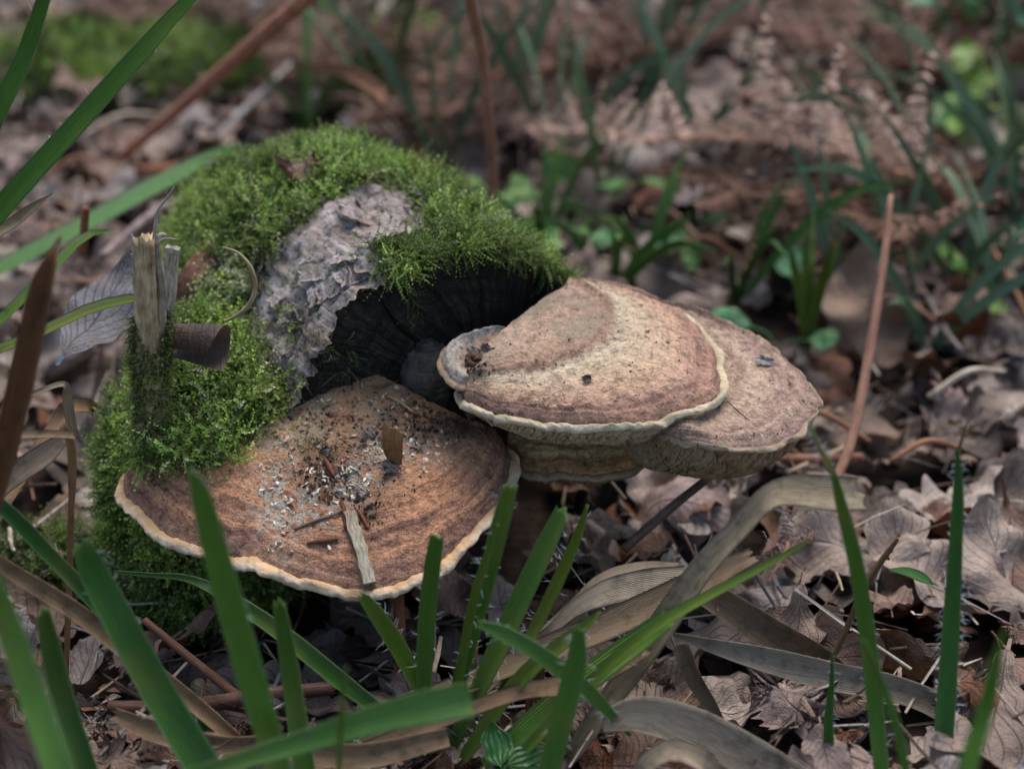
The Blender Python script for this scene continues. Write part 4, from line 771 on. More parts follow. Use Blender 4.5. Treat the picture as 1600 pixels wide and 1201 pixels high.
for label, sp, kw in [
    ('long dry straw leaf arching up right of the green tuft with a ragged end', [(1346, 772, -.12, 52), (1300, 772, -.122, 58), (1240, 768, -.125, 52), (1200, 778, -.128, 40), (1160, 820, -.13, 36), (1100, 885, -.133, 40), (1040, 970, -.137, 46), (985, 1050, -.14, 42), (945, 1105, -.145, 34)], dict(tint=(.95, .95, .88), roll=.3)),
    ('flat dry straw leaf with a squared broken end beside the tuft', [(1068, 905, -.11, 44), (1010, 912, -.112, 46), (950, 925, -.113, 42), (900, 950, -.115, 26), (860, 985, -.118, 18)], dict(tint=G_, fold=.15)),
    ('thin curled dry strip above the squared straw leaf', [(1060, 882, -.1, 8), (1000, 885, -.1, 18), (940, 905, -.102, 22), (885, 955, -.108, 18)], dict(tint=(.85, .85, .8), roll=.8)),
    ('brown folded dry leaf running from the tuft toward the rear bracket', [(1175, 868, -.115, 26), (1110, 900, -.118, 42), (1030, 940, -.12, 48), (930, 985, -.124, 48), (840, 1020, -.128, 44), (770, 1050, -.132, 36)], dict(tint=(.7, .62, .54), fold=.3)),
    ('dark striped dry leaf with a bright edge sloping to the grey straw leaf', [(1045, 895, -.09, 22), (1120, 935, -.095, 44), (1200, 985, -.10, 50), (1280, 1030, -.105, 46), (1335, 1065, -.11, 22)], dict(tint=(.68, .6, .52), fold=.5, root=False)),
    ('long grey dry leaf bending over the right foreground', [(1055, 992, -.12, 8), (1120, 1010, -.122, 24), (1200, 1030, -.125, 40), (1300, 1055, -.128, 46), (1400, 1075, -.132, 42), (1470, 1105, -.138, 40), (1525, 1160, -.15, 38), (1550, 1240, -.165, 36)], dict(tint=(1.0, 1.05, 1.12))),
    ('second grey strand under the long grey dry leaf', [(1260, 1040, -.118, 14), (1330, 1080, -.125, 26), (1400, 1140, -.135, 26), (1450, 1200, -.148, 24), (1490, 1260, -.16, 20)], dict(tint=(.9, .92, .95))),
    ('wide greyish dry leaf sweeping along the bottom below the tuft', [(940, 1128, -.17, 30), (1000, 1115, -.17, 58), (1080, 1135, -.172, 66), (1170, 1180, -.178, 66), (1250, 1230, -.185, 60), (1300, 1280, -.19, 50)], dict(tint=G_, fold=.15)),
    ('curled dry leaf end tucked below the wide greyish one', [(1130, 1235, -.19, 30), (1100, 1190, -.188, 36), (1050, 1172, -.187, 34), (1010, 1195, -.188, 30), (985, 1240, -.19, 30)], dict(tint=Pa, roll=.15)),
    ('narrow standing dry strip under the grey straw leaf', [(1062, 1005, -.13, 28), (1085, 1060, -.132, 26), (1110, 1100, -.135, 22), (1135, 1145, -.14, 12)], dict(tint=(.8, .72, .62), fold=.5)),
    ('tan straw blade crossing the left foreground litter', [(-40, 855, -.14, 22), (40, 905, -.14, 26), (120, 955, -.142, 28), (210, 1025, -.146, 28), (300, 1095, -.152, 26), (370, 1155, -.16, 22)], dict(tint=(1.0, .82, .62), root=False, fold=.5)),
    ('dull tan dry blade lying under the wide cut green blade', [(180, 1115, -.16, 20), (240, 1140, -.163, 34), (340, 1165, -.168, 36), (420, 1165, -.17, 32), (560, 1180, -.175, 40), (700, 1150, -.17, 30)], dict(tint=(.85, .72, .6), root=False)),
    ('dark brown dead folded stalk rising at the left edge', [(85, 395, -.13, 16), (68, 450, -.135, 36), (45, 560, -.14, 42), (15, 690, -.145, 40), (-15, 800, -.15, 36)], dict(tint=(.6, .34, .2), fold=1.1, roll=.3)),
    ('grey shredded dry tip above the dark brown stalk', [(95, 370, -.115, 6), (80, 405, -.12, 18), (66, 450, -.13, 22)], dict(tint=(1.0, .9, .85), root=False)),
    ('thin pale curl of dry grass left of the moss pelt', [(125, 690, -.05, 6), (112, 665, -.052, 15), (105, 625, -.055, 16), (100, 600, -.056, 10), (60, 612, -.06, 8), (28, 628, -.062, 8), (34, 660, -.064, 4)], dict(tint=Pa, root=False)),
    ('horizontal straw stub left of the moss pelt', [(118, 680, -.08, 12), (70, 678, -.082, 13), (10, 680, -.085, 14)], dict(tint=(1.0, .85, .7), root=False)),
    ('drooping ochre dry strip left of the moss pelt', [(100, 665, -.075, 10), (112, 700, -.077, 14), (113, 750, -.08, 13), (112, 785, -.082, 10)], dict(tint=(1.05, .72, .45))),
    ('broad grey dry blade leaning left of the moss pelt', [(105, 680, -.06, 14), (70, 710, -.065, 36), (20, 745, -.07, 34), (-30, 790, -.075, 24)], dict(tint=(.85, .8, .8))),
    ('pale arched dry blade touching the moss pelt', [(148, 640, -.01, 20), (130, 632, -.015, 24), (100, 640, -.02, 24), (82, 670, -.03, 20)], dict(tint=(.9, .7, .55))),
    ('short grey dry tip beneath the long arching green blade', [(78, 305, -.01, 2), (50, 325, -.012, 14), (20, 348, -.015, 18), (-15, 370, -.02, 14)], dict(tint=(1.1, 1.1, 1.05), root=False)),
    ('reddish straw leaf on the litter behind the stem by the log', [(480, 105, .55, 8), (540, 110, .5, 22), (590, 140, .45, 20), (600, 160, .43, 10)], dict(tint=(1.0, .6, .45), root=False)),
    ('vertical brown dry blade standing inside the green tuft', [(742, 1000, -.125, 12), (735, 1040, -.128, 26), (750, 1090, -.13, 20), (770, 1140, -.135, 6)], dict(tint=(.85, .68, .5))),
    ('brown dry blade stub below the squared straw leaf', [(840, 985, -.112, 30), (838, 1030, -.114, 32), (836, 1080, -.12, 28)], dict(tint=(.6, .48, .38), fold=.4)),
    ('torn straw strip lying at the foot of the tuft', [(1010, 1010, -.14, 30), (960, 1040, -.142, 36), (880, 1070, -.146, 34), (800, 1085, -.15, 24)], dict(tint=(.75, .6, .48)))]:
    rush('dry_grass', label, [sp + [kw]], M_STRAW, DG, 'dry grass')

# fine curled tendril in front of the bark, and one seta field on the moss
stick('dry_tendril', 'thin curved dry leaf tendril standing before the mossy bark', [(348, 386, -.02), (372, 395, -.02), (392, 418, -.02), (399, 448, -.018), (390, 475, -.015), (368, 494, -.01), (350, 502, -.006)], [.0003, .0006, .0008, .0011, .0011, .0009, .0006], M_PALEWOOD, (1.1, .95, .8), 'tendril', n=8)
n_ = 150; sel = rng.integers(0, keep.sum(), n_ * 12); 
pm, _n = sample(Lflat, LF, 9000); sx_, sy_, _ = proj(pm); kk = in_poly(sx_, sy_, [(640, 250), (760, 290), (840, 350), (760, 350), (650, 310)]); pm = pm[kk][:110]
tv = np.array([[-.00012, 0, 0], [.00012, 0, 0], [.001, 0, .012], [.0012, 0, .012], [.0016, 0, .016]]); tf_ = np.array([[0, 1, 3], [0, 3, 2], [2, 3, 4]])
setae = obj('moss_stalk', bake('moss_stalk', [(tv, tf_, np.array([.8, .8, 1, 1, 1.3]))], np.zeros(len(pm), int), frames(np.array([0, 0, 1.0]) + rng.normal(size=(len(pm), 3)) * .35) * rng.uniform(.7, 1.3, (len(pm), 1, 1)), pm + np.array([0, 0, .006]), M_MOSS, np.tile([.22, .10, .03], (len(pm), 1))))
tag(setae, 'fine rusty moss stalks standing on the moss near the sawn end', 'moss', kind='stuff')

# ------------------------------------------------------------------ dead leaves
def leaf_t(kind, nu, nv, L, curl, bend, wave, seed):
    """leaf lying in xy, stalk end at -y, upper side +z; returns V, F, tint, uv"""
    r = np.random.default_rng(seed); v = np.linspace(0, 1, nv); u = np.linspace(-1, 1, nu)
    if kind == 'oak':
        lob = np.sqrt(0.5 + 0.5 * np.cos(v * 2 * np.pi * 3.7 + 0.4 + seed % 3))
        w = 0.30 * np.sin(np.pi * np.clip(v, 0, 1) ** 1.35) ** 0.75 * (0.60 + 0.45 * lob) + 0.012
    elif kind == 'beech':
        w = 0.31 * np.sin(np.pi * v ** 0.9) ** 0.85 * (1 + 0.03 * np.cos(v * 60)) + 0.004
    elif kind == 'willow':
        w = 0.14 * np.sin(np.pi * v ** 0.8) ** 0.9 + 0.004
    else:                              # torn scrap
        w = 0.30 * (0.55 + 0.45 * np.sin(np.pi * v)) * (1 + 0.3 * r.normal(size=nv))
    sm = lambda: np.interp(v, np.linspace(0, 1, 9), r.normal(size=9)); wl = w * (1 + 0.11 * sm()); wr = w * (1 + 0.11 * sm())
    U, Vv = np.meshgrid(u, v, indexing='ij'); X = np.where(U < 0, U * wl[None], U * wr[None]); Y = Vv - 0.5
    if kind == 'scrap': Y = Y + 0.16 * r.normal(size=(nu, 1)) * (np.abs(Vv - 0.5) * 2) ** 2
    Y = Y + 0.10 * np.abs(X) * (1 if kind != 'scrap' else 0)
    Z = -0.10 * np.abs(X) + 0 * X
    ph = r.random(4) * 6.28
    Z = Z + wave * (np.sin(X * 9 + Y * 7 + ph[0]) * 0.05 + np.sin(Y * 13 - X * 5 + ph[1]) * 0.035 + np.abs(U) * np.sin(Y * 26 + ph[2]) * 0.022) + 0.008 * np.cos(2 * np.pi * (Vv * 9 - np.abs(U) * 3.2)) * (1 - np.abs(np.abs(U) * 2 - 1))
    P3 = np.stack([X, Y, Z], -1)
    if abs(curl) > 1e-3:               # roll across an axis slightly off the midrib
        a = 0.35 * r.normal(); cx, sx = math.cos(a), math.sin(a); x = P3[..., 0] * cx + P3[..., 1] * sx; y = -P3[..., 0] * sx + P3[..., 1] * cx
        k = curl * 3.2; th = x * k; R = 1 / k; xx = np.sin(th) * R; zz = (1 - np.cos(th)) * R; nz = P3[..., 2]
        x2 = xx - np.sin(th) * nz; z2 = zz + np.cos(th) * nz; P3 = np.stack([x2 * cx - y * sx, x2 * sx + y * cx, z2], -1)
    if abs(bend) > 1e-3:
        k = bend * 2.2; th = P3[..., 1] * k; R = 1 / k; nz = P3[..., 2]; P3 = np.stack([P3[..., 0], np.sin(th) * (R - nz), R - np.cos(th) * (R - nz)], -1)
    V = P3.reshape(-1, 3) * L; uv = np.stack([U, Vv], -1).reshape(-1, 2); F = gridf(nu, nv)[:, ::-1]
    if kind in ('oak', 'beech', 'willow'):      # stalk
        i0 = (nu // 2) * nv; b = V[i0]; d = nrm(V[i0] - V[i0 + 1]); n = len(V); t = 0.012 * L
        q = [b + [t, 0, 0], b - [t, 0, 0], b + d * 0.09 * L - [t * .7, 0, 0], b + d * 0.09 * L + [t * .7, 0, 0]]
        V = np.vstack([V, q]); uv = np.vstack([uv, np.zeros((4, 2))]); F = np.vstack([F, [[n, n + 1, n + 2, n + 3]]])
    V[:, 2] -= np.percentile(V[:, 2], 12)
    return V, F, np.ones(len(V)), uv
HI = {}; LO = {}
for kd, cs in (('oak', [(.25, .2, 1), (-.5, .4, 1.3), (.9, -.3, 1), (.05, -.5, 1.6), (-.2, .15, 1.8), (1.3, .3, .8), (.5, .7, 1.2), (-.9, .1, 1)]), ('beech', [(.5, .3, .8), (1.3, .2, .6), (-.6, .3, .9), (.2, -.4, 1.2), (2.0, .1, .5), (-1.2, .4, .7)]), ('scrap', [(.4, .3, 1.2), (-.7, .2, 1.2), (1.1, -.2, 1), (.1, .6, 1.5)])):
    L = {'oak': .076, 'beech': .060, 'scrap': .034}[kd]
    HI[kd] = [leaf_t(kd, 15, 42, L, c, b, w, 3 + i) for i, (c, b, w) in enumerate(cs)]
    LO[kd] = [leaf_t(kd, 4, 17, L, c, b, w, 3 + i) for i, (c, b, w) in enumerate(cs)]
HM = {k: [mesh(k + '_leaf', T[0], T[1], M_LEAF, uv=T[3]) for T in v] for k, v in HI.items()}
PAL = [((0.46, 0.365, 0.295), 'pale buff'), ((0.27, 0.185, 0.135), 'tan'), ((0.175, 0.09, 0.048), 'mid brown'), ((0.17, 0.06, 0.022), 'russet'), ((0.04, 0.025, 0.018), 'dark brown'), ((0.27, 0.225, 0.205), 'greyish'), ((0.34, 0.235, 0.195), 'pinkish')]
PW = np.array([.15, .16, .18, .12, .17, .11, .11])
def blocked(x, y):                     # footprints of log, root lump, standing brackets
    q = np.stack([x, y], -1); t = (q - C0[:2]) @ AX[:2]; d = np.abs((q - C0[:2]) @ SD[:2])
    return ((t > 0.0) & (t < 0.2) & (d < 0.06)) | (np.hypot((x - MC[0]) / 0.04, (y - MC[1]) / 0.045) < 1)
N = 9000
r1 = rng.random(N); Yl = -0.5 + 3.6 * rng.random(N) ** 1.25; Xl = rng.uniform(-1, 1, N) * (0.55 + 0.62 * np.clip(Yl + 0.5, 0, 9)); ok = ~blocked(Xl, Yl); Xl, Yl = Xl[ok], Yl[ok]; N = len(Xl)
kinds = rng.choice(3, N, p=[.44, .22, .34]); KN = ['oak', 'beech', 'scrap']
lay = rng.random(N); Zl = gz(Xl, Yl) - 0.024 + 0.026 * lay
near = np.exp(-((Xl + 0.03) / 0.12) ** 2 - ((Yl + 0.07) / 0.06) ** 2); Zl -= near * 0.006      # lie lower beneath the overhanging bracket
tilt = rng.normal(0, 0.42, N); az = rng.uniform(0, 6.28, N); yaw = rng.uniform(0, 6.28, N); flipm = rng.random(N) < 0.4
n3 = nrm(np.stack([np.sin(tilt) * np.cos(az), np.sin(tilt) * np.sin(az), np.cos(tilt)], -1)); n3 = np.where(flipm[:, None], -n3, n3)
M3 = frames(n3); cy_, sy_ = np.cos(yaw), np.sin(yaw); Rz = np.zeros((N, 3, 3)); Rz[:, 0, 0] = cy_; Rz[:, 0, 1] = -sy_; Rz[:, 1, 0] = sy_; Rz[:, 1, 1] = cy_; Rz[:, 2, 2] = 1
scl = .42 + .72 * rng.random(N) ** 1.2; M3 = np.einsum('nij,njk->nik', M3, Rz) * scl[:, None, None]
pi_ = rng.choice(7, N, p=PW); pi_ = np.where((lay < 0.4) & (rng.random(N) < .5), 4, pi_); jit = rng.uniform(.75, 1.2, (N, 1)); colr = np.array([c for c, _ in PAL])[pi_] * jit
pos = np.stack([Xl, Yl, Zl], -1)
lx, ly, lw = proj(pos); size = scl * np.where(kinds == 0, 1.3, np.where(kinds == 1, 1, .55)) / lw
vis = (lx > -30) & (lx < 1630) & (ly > -30) & (ly < 1230) & (lay > 0.45)
single = np.zeros(N, bool)
for k in range(3):
    c = np.where(vis & (kinds == k))[0]; c = c[np.argsort(-size[c])][:(300, 190, 110)[k]]; single[c] = True
var = rng.integers(0, 99, N)
rest_ = np.where(~single)[0]; tmpl = LO['oak'] + LO['beech'] + LO['scrap']; offk = np.array([0, 8, 14]); lenk = np.array([8, 6, 4])
idx = offk[kinds[rest_]] + var[rest_] % lenk[kinds[rest_]]
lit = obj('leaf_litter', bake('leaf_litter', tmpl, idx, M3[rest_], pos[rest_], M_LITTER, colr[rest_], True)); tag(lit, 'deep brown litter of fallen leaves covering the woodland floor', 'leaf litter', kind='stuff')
KL = {'oak': ('oak_leaf', 'dead lobed oak leaf'), 'beech': ('beech_leaf', 'dead oval beech leaf'), 'scrap': ('leaf_scrap', 'torn dead leaf scrap')}
def leaf_obj(kd, variant, M, p, color, label, group=None, cat='leaf', name=None):
    o = obj(name or KL[kd][0], HM[kd][variant % len(HM[kd])]); mw = Matrix([[*M[i], p[i]] for i in range(3)] + [[0, 0, 0, 1]]); o.matrix_world = mw; o.color = (*color, 1)
    return tag(o, label, cat, group)
LANDMARKS = [(G(x_, y_)[:2], w_) for x_, y_, w_ in [(690, 1080, 'around the green rush tuft'), (250, 1000, 'in the hollow below the orange bracket'), (80, 1120, 'around the broad torn blade'), (1080, 1060, 'under the dry straw leaves'), (1300, 1120, 'beneath the long grey dry leaf'), (1480, 1120, 'at the foot of the hairy blade'), (1250, 780, 'below the rear bracket'), (1400, 760, 'right of the slender pinkish stem'), (1330, 560, 'behind the rear bracket'), (950, 830, 'below the small ochre bracket'), (60, 700, 'left of the moss pelt'), (60, 420, 'among the pale dead bracken'), (200, 240, 'beside the thick reddish stem'), (150, 150, 'before the far moss mound'), (480, 120, 'beside the bleached grey white twig'), (760, 260, 'near the pinkish upright stem'), (1100, 260, 'under the curled bracken'), (960, 400, 'behind the moss fringe'), (1300, 300, 'beyond the curled bracken'), (1520, 400, 'among the sprawling bluish rushes'), (1560, 600, 'by the crooked bluish twig'), (1500, 180, 'by the lime green sprig'), (950, 80, 'among the far rust brown bracken'), (1350, 60, 'below the far dark rush')]]
for i in np.where(single)[0]:
    kd = KN[kinds[i]]; cname = PAL[pi_[i]][1]; w_ = min(LANDMARKS, key=lambda q: np.hypot(*(q[0] - pos[i][:2])))[1]
    state = 'tilted' if abs(tilt[i]) > .38 else 'flat'; lb = f'{state} {cname} {KL[kd][1]} {w_}'
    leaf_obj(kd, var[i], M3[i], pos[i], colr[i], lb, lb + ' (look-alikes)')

# leaves that can be told apart
def put(kd, var_, px, py, lift, size_, n, yaw_, color, label, flip=False):
    p, _ = on(px, py); p = p + np.array([0, 0, lift]); n = nrm(np.array(n, float)); x = nrm(np.cross([0, 1.0, 0], n)); y = np.cross(n, x); c, s_ = math.cos(yaw_), math.sin(yaw_)
    M = np.stack([x * c + y * s_, -x * s_ + y * c, n], -1) * size_
    if flip: M = M @ np.diag([1, -1, -1.0])
    return leaf_obj(kd, var_, M, p, color, label)
put('oak', 4, 1320, 925, .022, 1.05, (.1, -.45, 1), 1.45, (.42, .32, .25), 'large pale oak leaf with lobed edge lying right of the dry straw leaf')
put('oak', 0, 1420, 960, .025, 1.0, (.3, -.3, 1), .5, (.36, .26, .2), 'tan oak leaf overlapping the large pale one by the hairy blade')
put('oak', 1, 1180, 1010, .012, .8, (-.2, -.3, 1), 2.2, (.38, .29, .24), 'pale leaf caught between the dark striped and grey dry blades')
put('beech', 2, 1545, 950, .025, 1.1, (.3, -.6, 1), .4, (.38, .28, .21), 'buff leaf folded upright at the right behind the hairy blade')
put('beech', 0, 1250, 850, .012, 1.0, (.1, -.4, 1), 1.3, (.22, .085, .03), 'glossy russet beech leaf under the slender pinkish stem')
put('beech', 3, 1350, 560, .03, 1.5, (.0, -.95, .5), .1, (.24, .135, .07), 'large brown leaf standing behind the slender pinkish stem')
put('oak', 3, 1000, 800, .02, .9, (.1, -.6, 1), .3, (.36, .27, .22), 'pinkish leaf in the litter right of the small ochre bracket')
put('oak', 6, 1075, 850, .015, .7, (.5, -.2, 1), 2.6, (.4, .34, .29), 'pale ribbed leaf scrap below the rear bracket')
put('oak', 7, 600, 1000, .012, .9, (.1, -.3, 1), 1.0, (.2, .11, .07), 'brown leaf behind the green tuft under the orange bracket')
put('oak', 1, 700, 1010, .014, .8, (.2, -.4, 1), .2, (.24, .14, .1), 'reddish brown leaf tangled in the green tuft')
put('oak', 0, 320, 985, .008, 1.0, (.1, -.3, 1), .9, (.12, .08, .055), 'dark crumpled leaf in the hollow below the orange bracket')
put('beech', 5, 95, 510, .012, 1.05, (.4, -.4, .8), .5, (.30, .2, .14), 'folded tan brown leaf left of the moss pelt')
put('beech', 0, 35, 1010, .02, 1.1, (.1, -.4, 1), .9, (.14, .06, .03), 'russet leaf beneath the dark folded blade')
put('oak', 0, 430, 1150, .012, 1.0, (.0, -.3, 1), 1.4, (.20, .14, .1), 'brown leaf below the wide cut green blade')
put('beech', 4, 20, 1165, .03, .8, (.2, -.3, 1), 2.2, (.33, .26, .19), 'curled buff leaf at the foot of the light green blade')
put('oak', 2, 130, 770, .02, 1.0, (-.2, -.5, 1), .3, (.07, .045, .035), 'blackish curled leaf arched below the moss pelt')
put('oak', 5, 670, 1165, .015, .7, (.1, -.5, 1), .8, (.12, .09, .08), 'dark grey crumpled leaf under the tuft')
put('scrap', 0, 470, 292, .009, .62, (.1, -.4, 1), 1.6, (.2, .07, .035), 'small red brown leaf lying on the log moss')
put('scrap', 1, 1180, 735, .01, 1.0, (.1, -.4, 1), 1.0, (.30, .22, .18), 'pinkish scrap beneath the rear bracket edge')
# wide greyish leaf behind the broken stick
gl = leaf_t('willow', 15, 40, .085, .35, .25, .5, 5); gm = mesh('broad_leaf', gl[0], gl[1], M_LEAF, uv=gl[3]); o = obj('broad_leaf', gm); q = P(160, 485, .03)
x = nrm(P(215, 400, .075) - P(95, 580, .01)); n = nrm(np.cross(np.cross([0, -.7, .7], x), x) * -1); y = x; xx = np.cross(y, n)
o.matrix_world = Matrix([[xx[i] * 1.15, y[i] * .85, n[i], q[i]] for i in range(3)] + [[0, 0, 0, 1]]); o.color = (.075, .10, .135, 1); tag(o, 'long slate grey leaf leaning behind the broken mossy stick', 'leaf')
# rolled beech leaf tucked between the stick and the log
nr, nl = 40, 24; tt_ = np.linspace(0, 1, nl); th_ = np.linspace(-0.2, 5.4, nr); a0, a1 = P(262, 528, -.026), P(345, 540, -.044); axr = nrm(a1 - a0); upv = np.array([0, 0, 1.0]); e1 = nrm(np.cross(axr, upv)); e2 = np.cross(e1, axr)
rad_ = (0.0060 + 0.0026 * tt_)[:, None] * (1 + 0.05 * th_[None]); c_ = a0 + (a1 - a0) * tt_[:, None]
Rv = c_[:, None] + (e1[None, None] * np.cos(th_)[None, :, None] + e2[None, None] * np.sin(th_)[None, :, None]) * rad_[..., None] + axr * (0.004 * np.sin(th_ * 1.3)[None] * tt_[:, None])[..., None]; Rv += axr * 0.0012 * fbm(Rv, 140, 2, 3)[..., None]
o = obj('beech_leaf', mesh('rolled_leaf', Rv.reshape(-1, 3) - a0, gridf(nl, nr), M_LEAF, uv=np.stack(np.broadcast_arrays((th_ / 3 - 1)[None], tt_[:, None]), -1).reshape(-1, 2)), None, a0); o.color = (.075, .04, .022, 1); tag(o, 'dead beech leaf rolled into a tube between the broken stick and the bark', 'leaf')

# ------------------------------------------------------------------ small needle and straw debris in the litter
n_ = 5200; Yd = -.4 + 2.4 * rng.random(n_) ** 1.2; Xd = rng.uniform(-1, 1, n_) * (.4 + .5 * (Yd + .4)); k = ~blocked(Xd, Yd); Xd, Yd = Xd[k], Yd[k]; n_ = len(Xd)
nd = lambda L, w: (np.array([[-w, 0, 0], [w, 0, 0], [w, 0, L * .5], [-w, 0, L * .5], [w * .3, w * 2, L], [-w, w * 2.5, L], [0, w, 0], [0, w, L * .5]]), np.array([[0, 1, 2, 3], [3, 2, 4, 5], [1, 6, 7, 2], [6, 0, 3, 7]]), np.ones(8))
dd = np.stack([rng.normal(size=n_), rng.normal(size=n_), rng.normal(0, .35, n_)], -1); dc = np.array([(.36, .27, .18), (.22, .12, .07), (.09, .055, .035), (.45, .38, .3), (.16, .14, .13)])[rng.integers(0, 5, n_)]
o = obj('litter_straws', bake('litter_straws', [nd(.035, .0007), nd(.02, .0011), nd(.06, .0008)], rng.integers(0, 3, n_), frames(dd) * rng.uniform(.5, 1.2, (n_, 1, 1)), np.stack([Xd, Yd, gz(Xd, Yd) + rng.uniform(-.012, .012, n_)], -1), M_VCOL, dc)); tag(o, 'loose straws and needles strewn through the leaf litter', 'debris', kind='stuff')

# ------------------------------------------------------------------ debris on the orange bracket
def crumbs(label, blobs, n, smin, smax, cols, spread=1.0):
    ga = np.linspace(0, 2 * np.pi, 6, endpoint=False); ct = []
    for k_ in range(5):
        jr = rng.uniform(.35, 1.3, (6, 1)); ring = np.stack([np.cos(ga), np.sin(ga), .15 * rng.normal(size=6)], -1) * jr; tv = np.vstack([ring, ring * [.55, .6, 0] + [0, 0, .25] + rng.normal(0, .13, (6, 3)), [[0, 0, .35], [0, 0, -.25]]]); j_ = np.arange(6); k2_ = (j_ + 1) % 6
        ct.append((tv, np.vstack([np.stack([j_, k2_, k2_ + 6], -1), np.stack([j_, k2_ + 6, j_ + 6], -1), np.stack([j_ + 6, k2_ + 6, np.full(6, 12)], -1), np.stack([k2_, j_, np.full(6, 13)], -1)]), np.ones(14)))
    pts = []
    for (cx, cy, rx, ry, k) in blobs:
        for _ in range(int(n * k)):
            q, m_ = on(cx + rng.normal() * rx * spread, cy + rng.normal() * ry * spread, CAPS); pts.append(q + m_ * .0003)
    pts = np.array(pts); m = len(pts); sc_ = smin + (smax - smin) * rng.random(m) ** 3
    o = obj('fungus_crumbs' if 'white' in label else 'bark_crumbs', bake('crumbs', ct, rng.integers(0, 5, m), frames(rng.normal(size=(m, 3))) * sc_[:, None, None], pts, M_VCOL, np.array(cols)[rng.integers(0, len(cols), m)] * rng.uniform(.65, 1.1, (m, 1)))); o.data.polygons.foreach_set('use_smooth', np.zeros(len(o.data.polygons), bool)); return tag(o, label, 'crumbs', kind='stuff')
CAPS = [FUNGI[k][0] for k in FUNGI]
crumbs('white crumbs scattered over the middle of the orange bracket', [(430, 760, 14, 30, 1), (440, 810, 18, 22, .8), (475, 775, 16, 20, .8), (540, 745, 22, 14, 1.6), (555, 760, 14, 10, 1.2), (520, 800, 16, 20, .5), (585, 705, 12, 12, .8), (630, 700, 14, 14, .7), (680, 720, 22, 10, .4), (470, 730, 26, 10, .6), (430, 690, 10, 8, .2), (570, 760, 12, 14, .5), (690, 690, 26, 8, .3), (440, 850, 10, 10, .2)], 60, .0003, .0019, [(.74, .65, .5), (.6, .48, .33), (.7, .64, .54)])
crumbs('dark rotten crumbs heaped on the orange bracket', [(500, 725, 22, 18, 1.2), (520, 755, 22, 14, 1), (575, 800, 16, 18, .8), (640, 650, 34, 18, 1.6), (700, 660, 36, 12, 1.3), (650, 690, 26, 12, .7), (560, 660, 50, 26, .8), (470, 620, 50, 20, .5), (600, 740, 30, 20, .4), (745, 575, 14, 8, .3)], 140, .0003, .0015, [(.03, .022, .018), (.07, .048, .035), (.14, .095, .065), (.045, .035, .035)])
crumbs('tan flakes of old fungus loose on the orange bracket', [(450, 640, 40, 24, 1), (520, 640, 40, 30, 1), (600, 640, 36, 20, .7), (480, 690, 40, 20, .6), (560, 700, 40, 20, .5)], 90, .0004, .0022, [(.5, .36, .22), (.36, .22, .13), (.6, .48, .34), (.22, .13, .09)])
crumbs('dark specks of soil dotted on the tan brackets', [(900, 560, 90, 45, 1), (1000, 560, 70, 40, .8), (1180, 600, 50, 40, .7), (790, 470, 40, 20, .3), (860, 620, 90, 14, .5), (650, 820, 60, 40, .5), (320, 780, 60, 40, .5)], 45, .0002, .0007, [(.03, .02, .016), (.06, .04, .03)])
def up_leaf(name, label, px, py, h, w, lean, color, var_=0, cat='leaf scrap', kd='scrap'):
    q, _ = on(px, py); y = nrm(np.array(lean, float)); x = nrm(np.cross(y, [0, -1.0, 0.2])); n = np.cross(x, y); T = HI[kd][var_][0]; L_ = np.ptp(T[:, 1]); W_ = np.ptp(T[:, 0])
    M = np.stack([x * (w / W_), y * (h / L_), n * (h / L_)], -1); p = q + y * h * .46
    return leaf_obj(kd, var_, M, p, color, label, cat=cat, name=name)
_q = on(618, 724)[0]; V, F, uv, _i = blade_mesh(np.array([P(617, 668, _q[1] - .001), P(614, 690, _q[1] - .002), P(616, 708, _q[1]), P(621, 726, _q[1])]), [.0105, .0098, .0080, .0045], .35, .35, nseg=24, nc=9); o = obj('leaf_scrap', mesh('upright_scrap', V - _q, F, M_STRAW, uv=uv), None, _q); o.color = (1.05, .72, .45, 1); tag(o, 'upright tan leaf fragment standing on the orange bracket', 'leaf scrap')
up_leaf('leaf_scrap', 'mauve grey leaf scrap lying at the foot of the upright fragment', 605, 745, .012, .012, (.2, .85, .35), (.24, .19, .18), 0)
up_leaf('leaf_scrap', 'papery grey scrap beside the dark rotten heap on the orange bracket', 562, 785, .014, .016, (.3, .8, .3), (.30, .27, .25), 1)
up_leaf('leaf_scrap', 'shiny orange bud scale on the white crumbs', 515, 785, .006, .010, (-.7, .3, .5), (.45, .15, .02), 2)
up_leaf('leaf_scrap', 'violet grey chip beside the tiny moss tuft', 515, 714, .007, .008, (-.4, .7, .4), (.12, .1, .12), 0)
up_leaf('leaf_scrap', 'small dark chip under the tan bracket on the crumb strewn one', 560, 690, .012, .010, (.6, .7, .2), (.2, .17, .16), 1)
up_leaf('leaf_scrap', 'blue grey lichen scrap in the ear shaped lobe', 733, 556, .006, .011, (.5, .4, .6), (.24, .3, .3), 1, 'lichen')
up_leaf('leaf_scrap', 'dark curled scrap beside the lichen in the ear shaped lobe', 757, 552, .005, .009, (.5, .5, .7), (.035, .03, .026), 2)
up_leaf('leaf_scrap', 'torn brown chip on the front of the wavy lipped bracket', 915, 600, .005, .007, (.2, .5, .6), (.09, .06, .045), 0)
up_leaf('leaf_scrap', 'silvery white scrap on the rear bracket', 1196, 573, .006, .0135, (.1, .75, .5), (.62, .62, .6), 3)
up_leaf('leaf_scrap', 'dark leaf tucked in the shade below the wavy lip', 730, 660, .014, .012, (.3, .6, .6), (.09, .07, .06), 1)
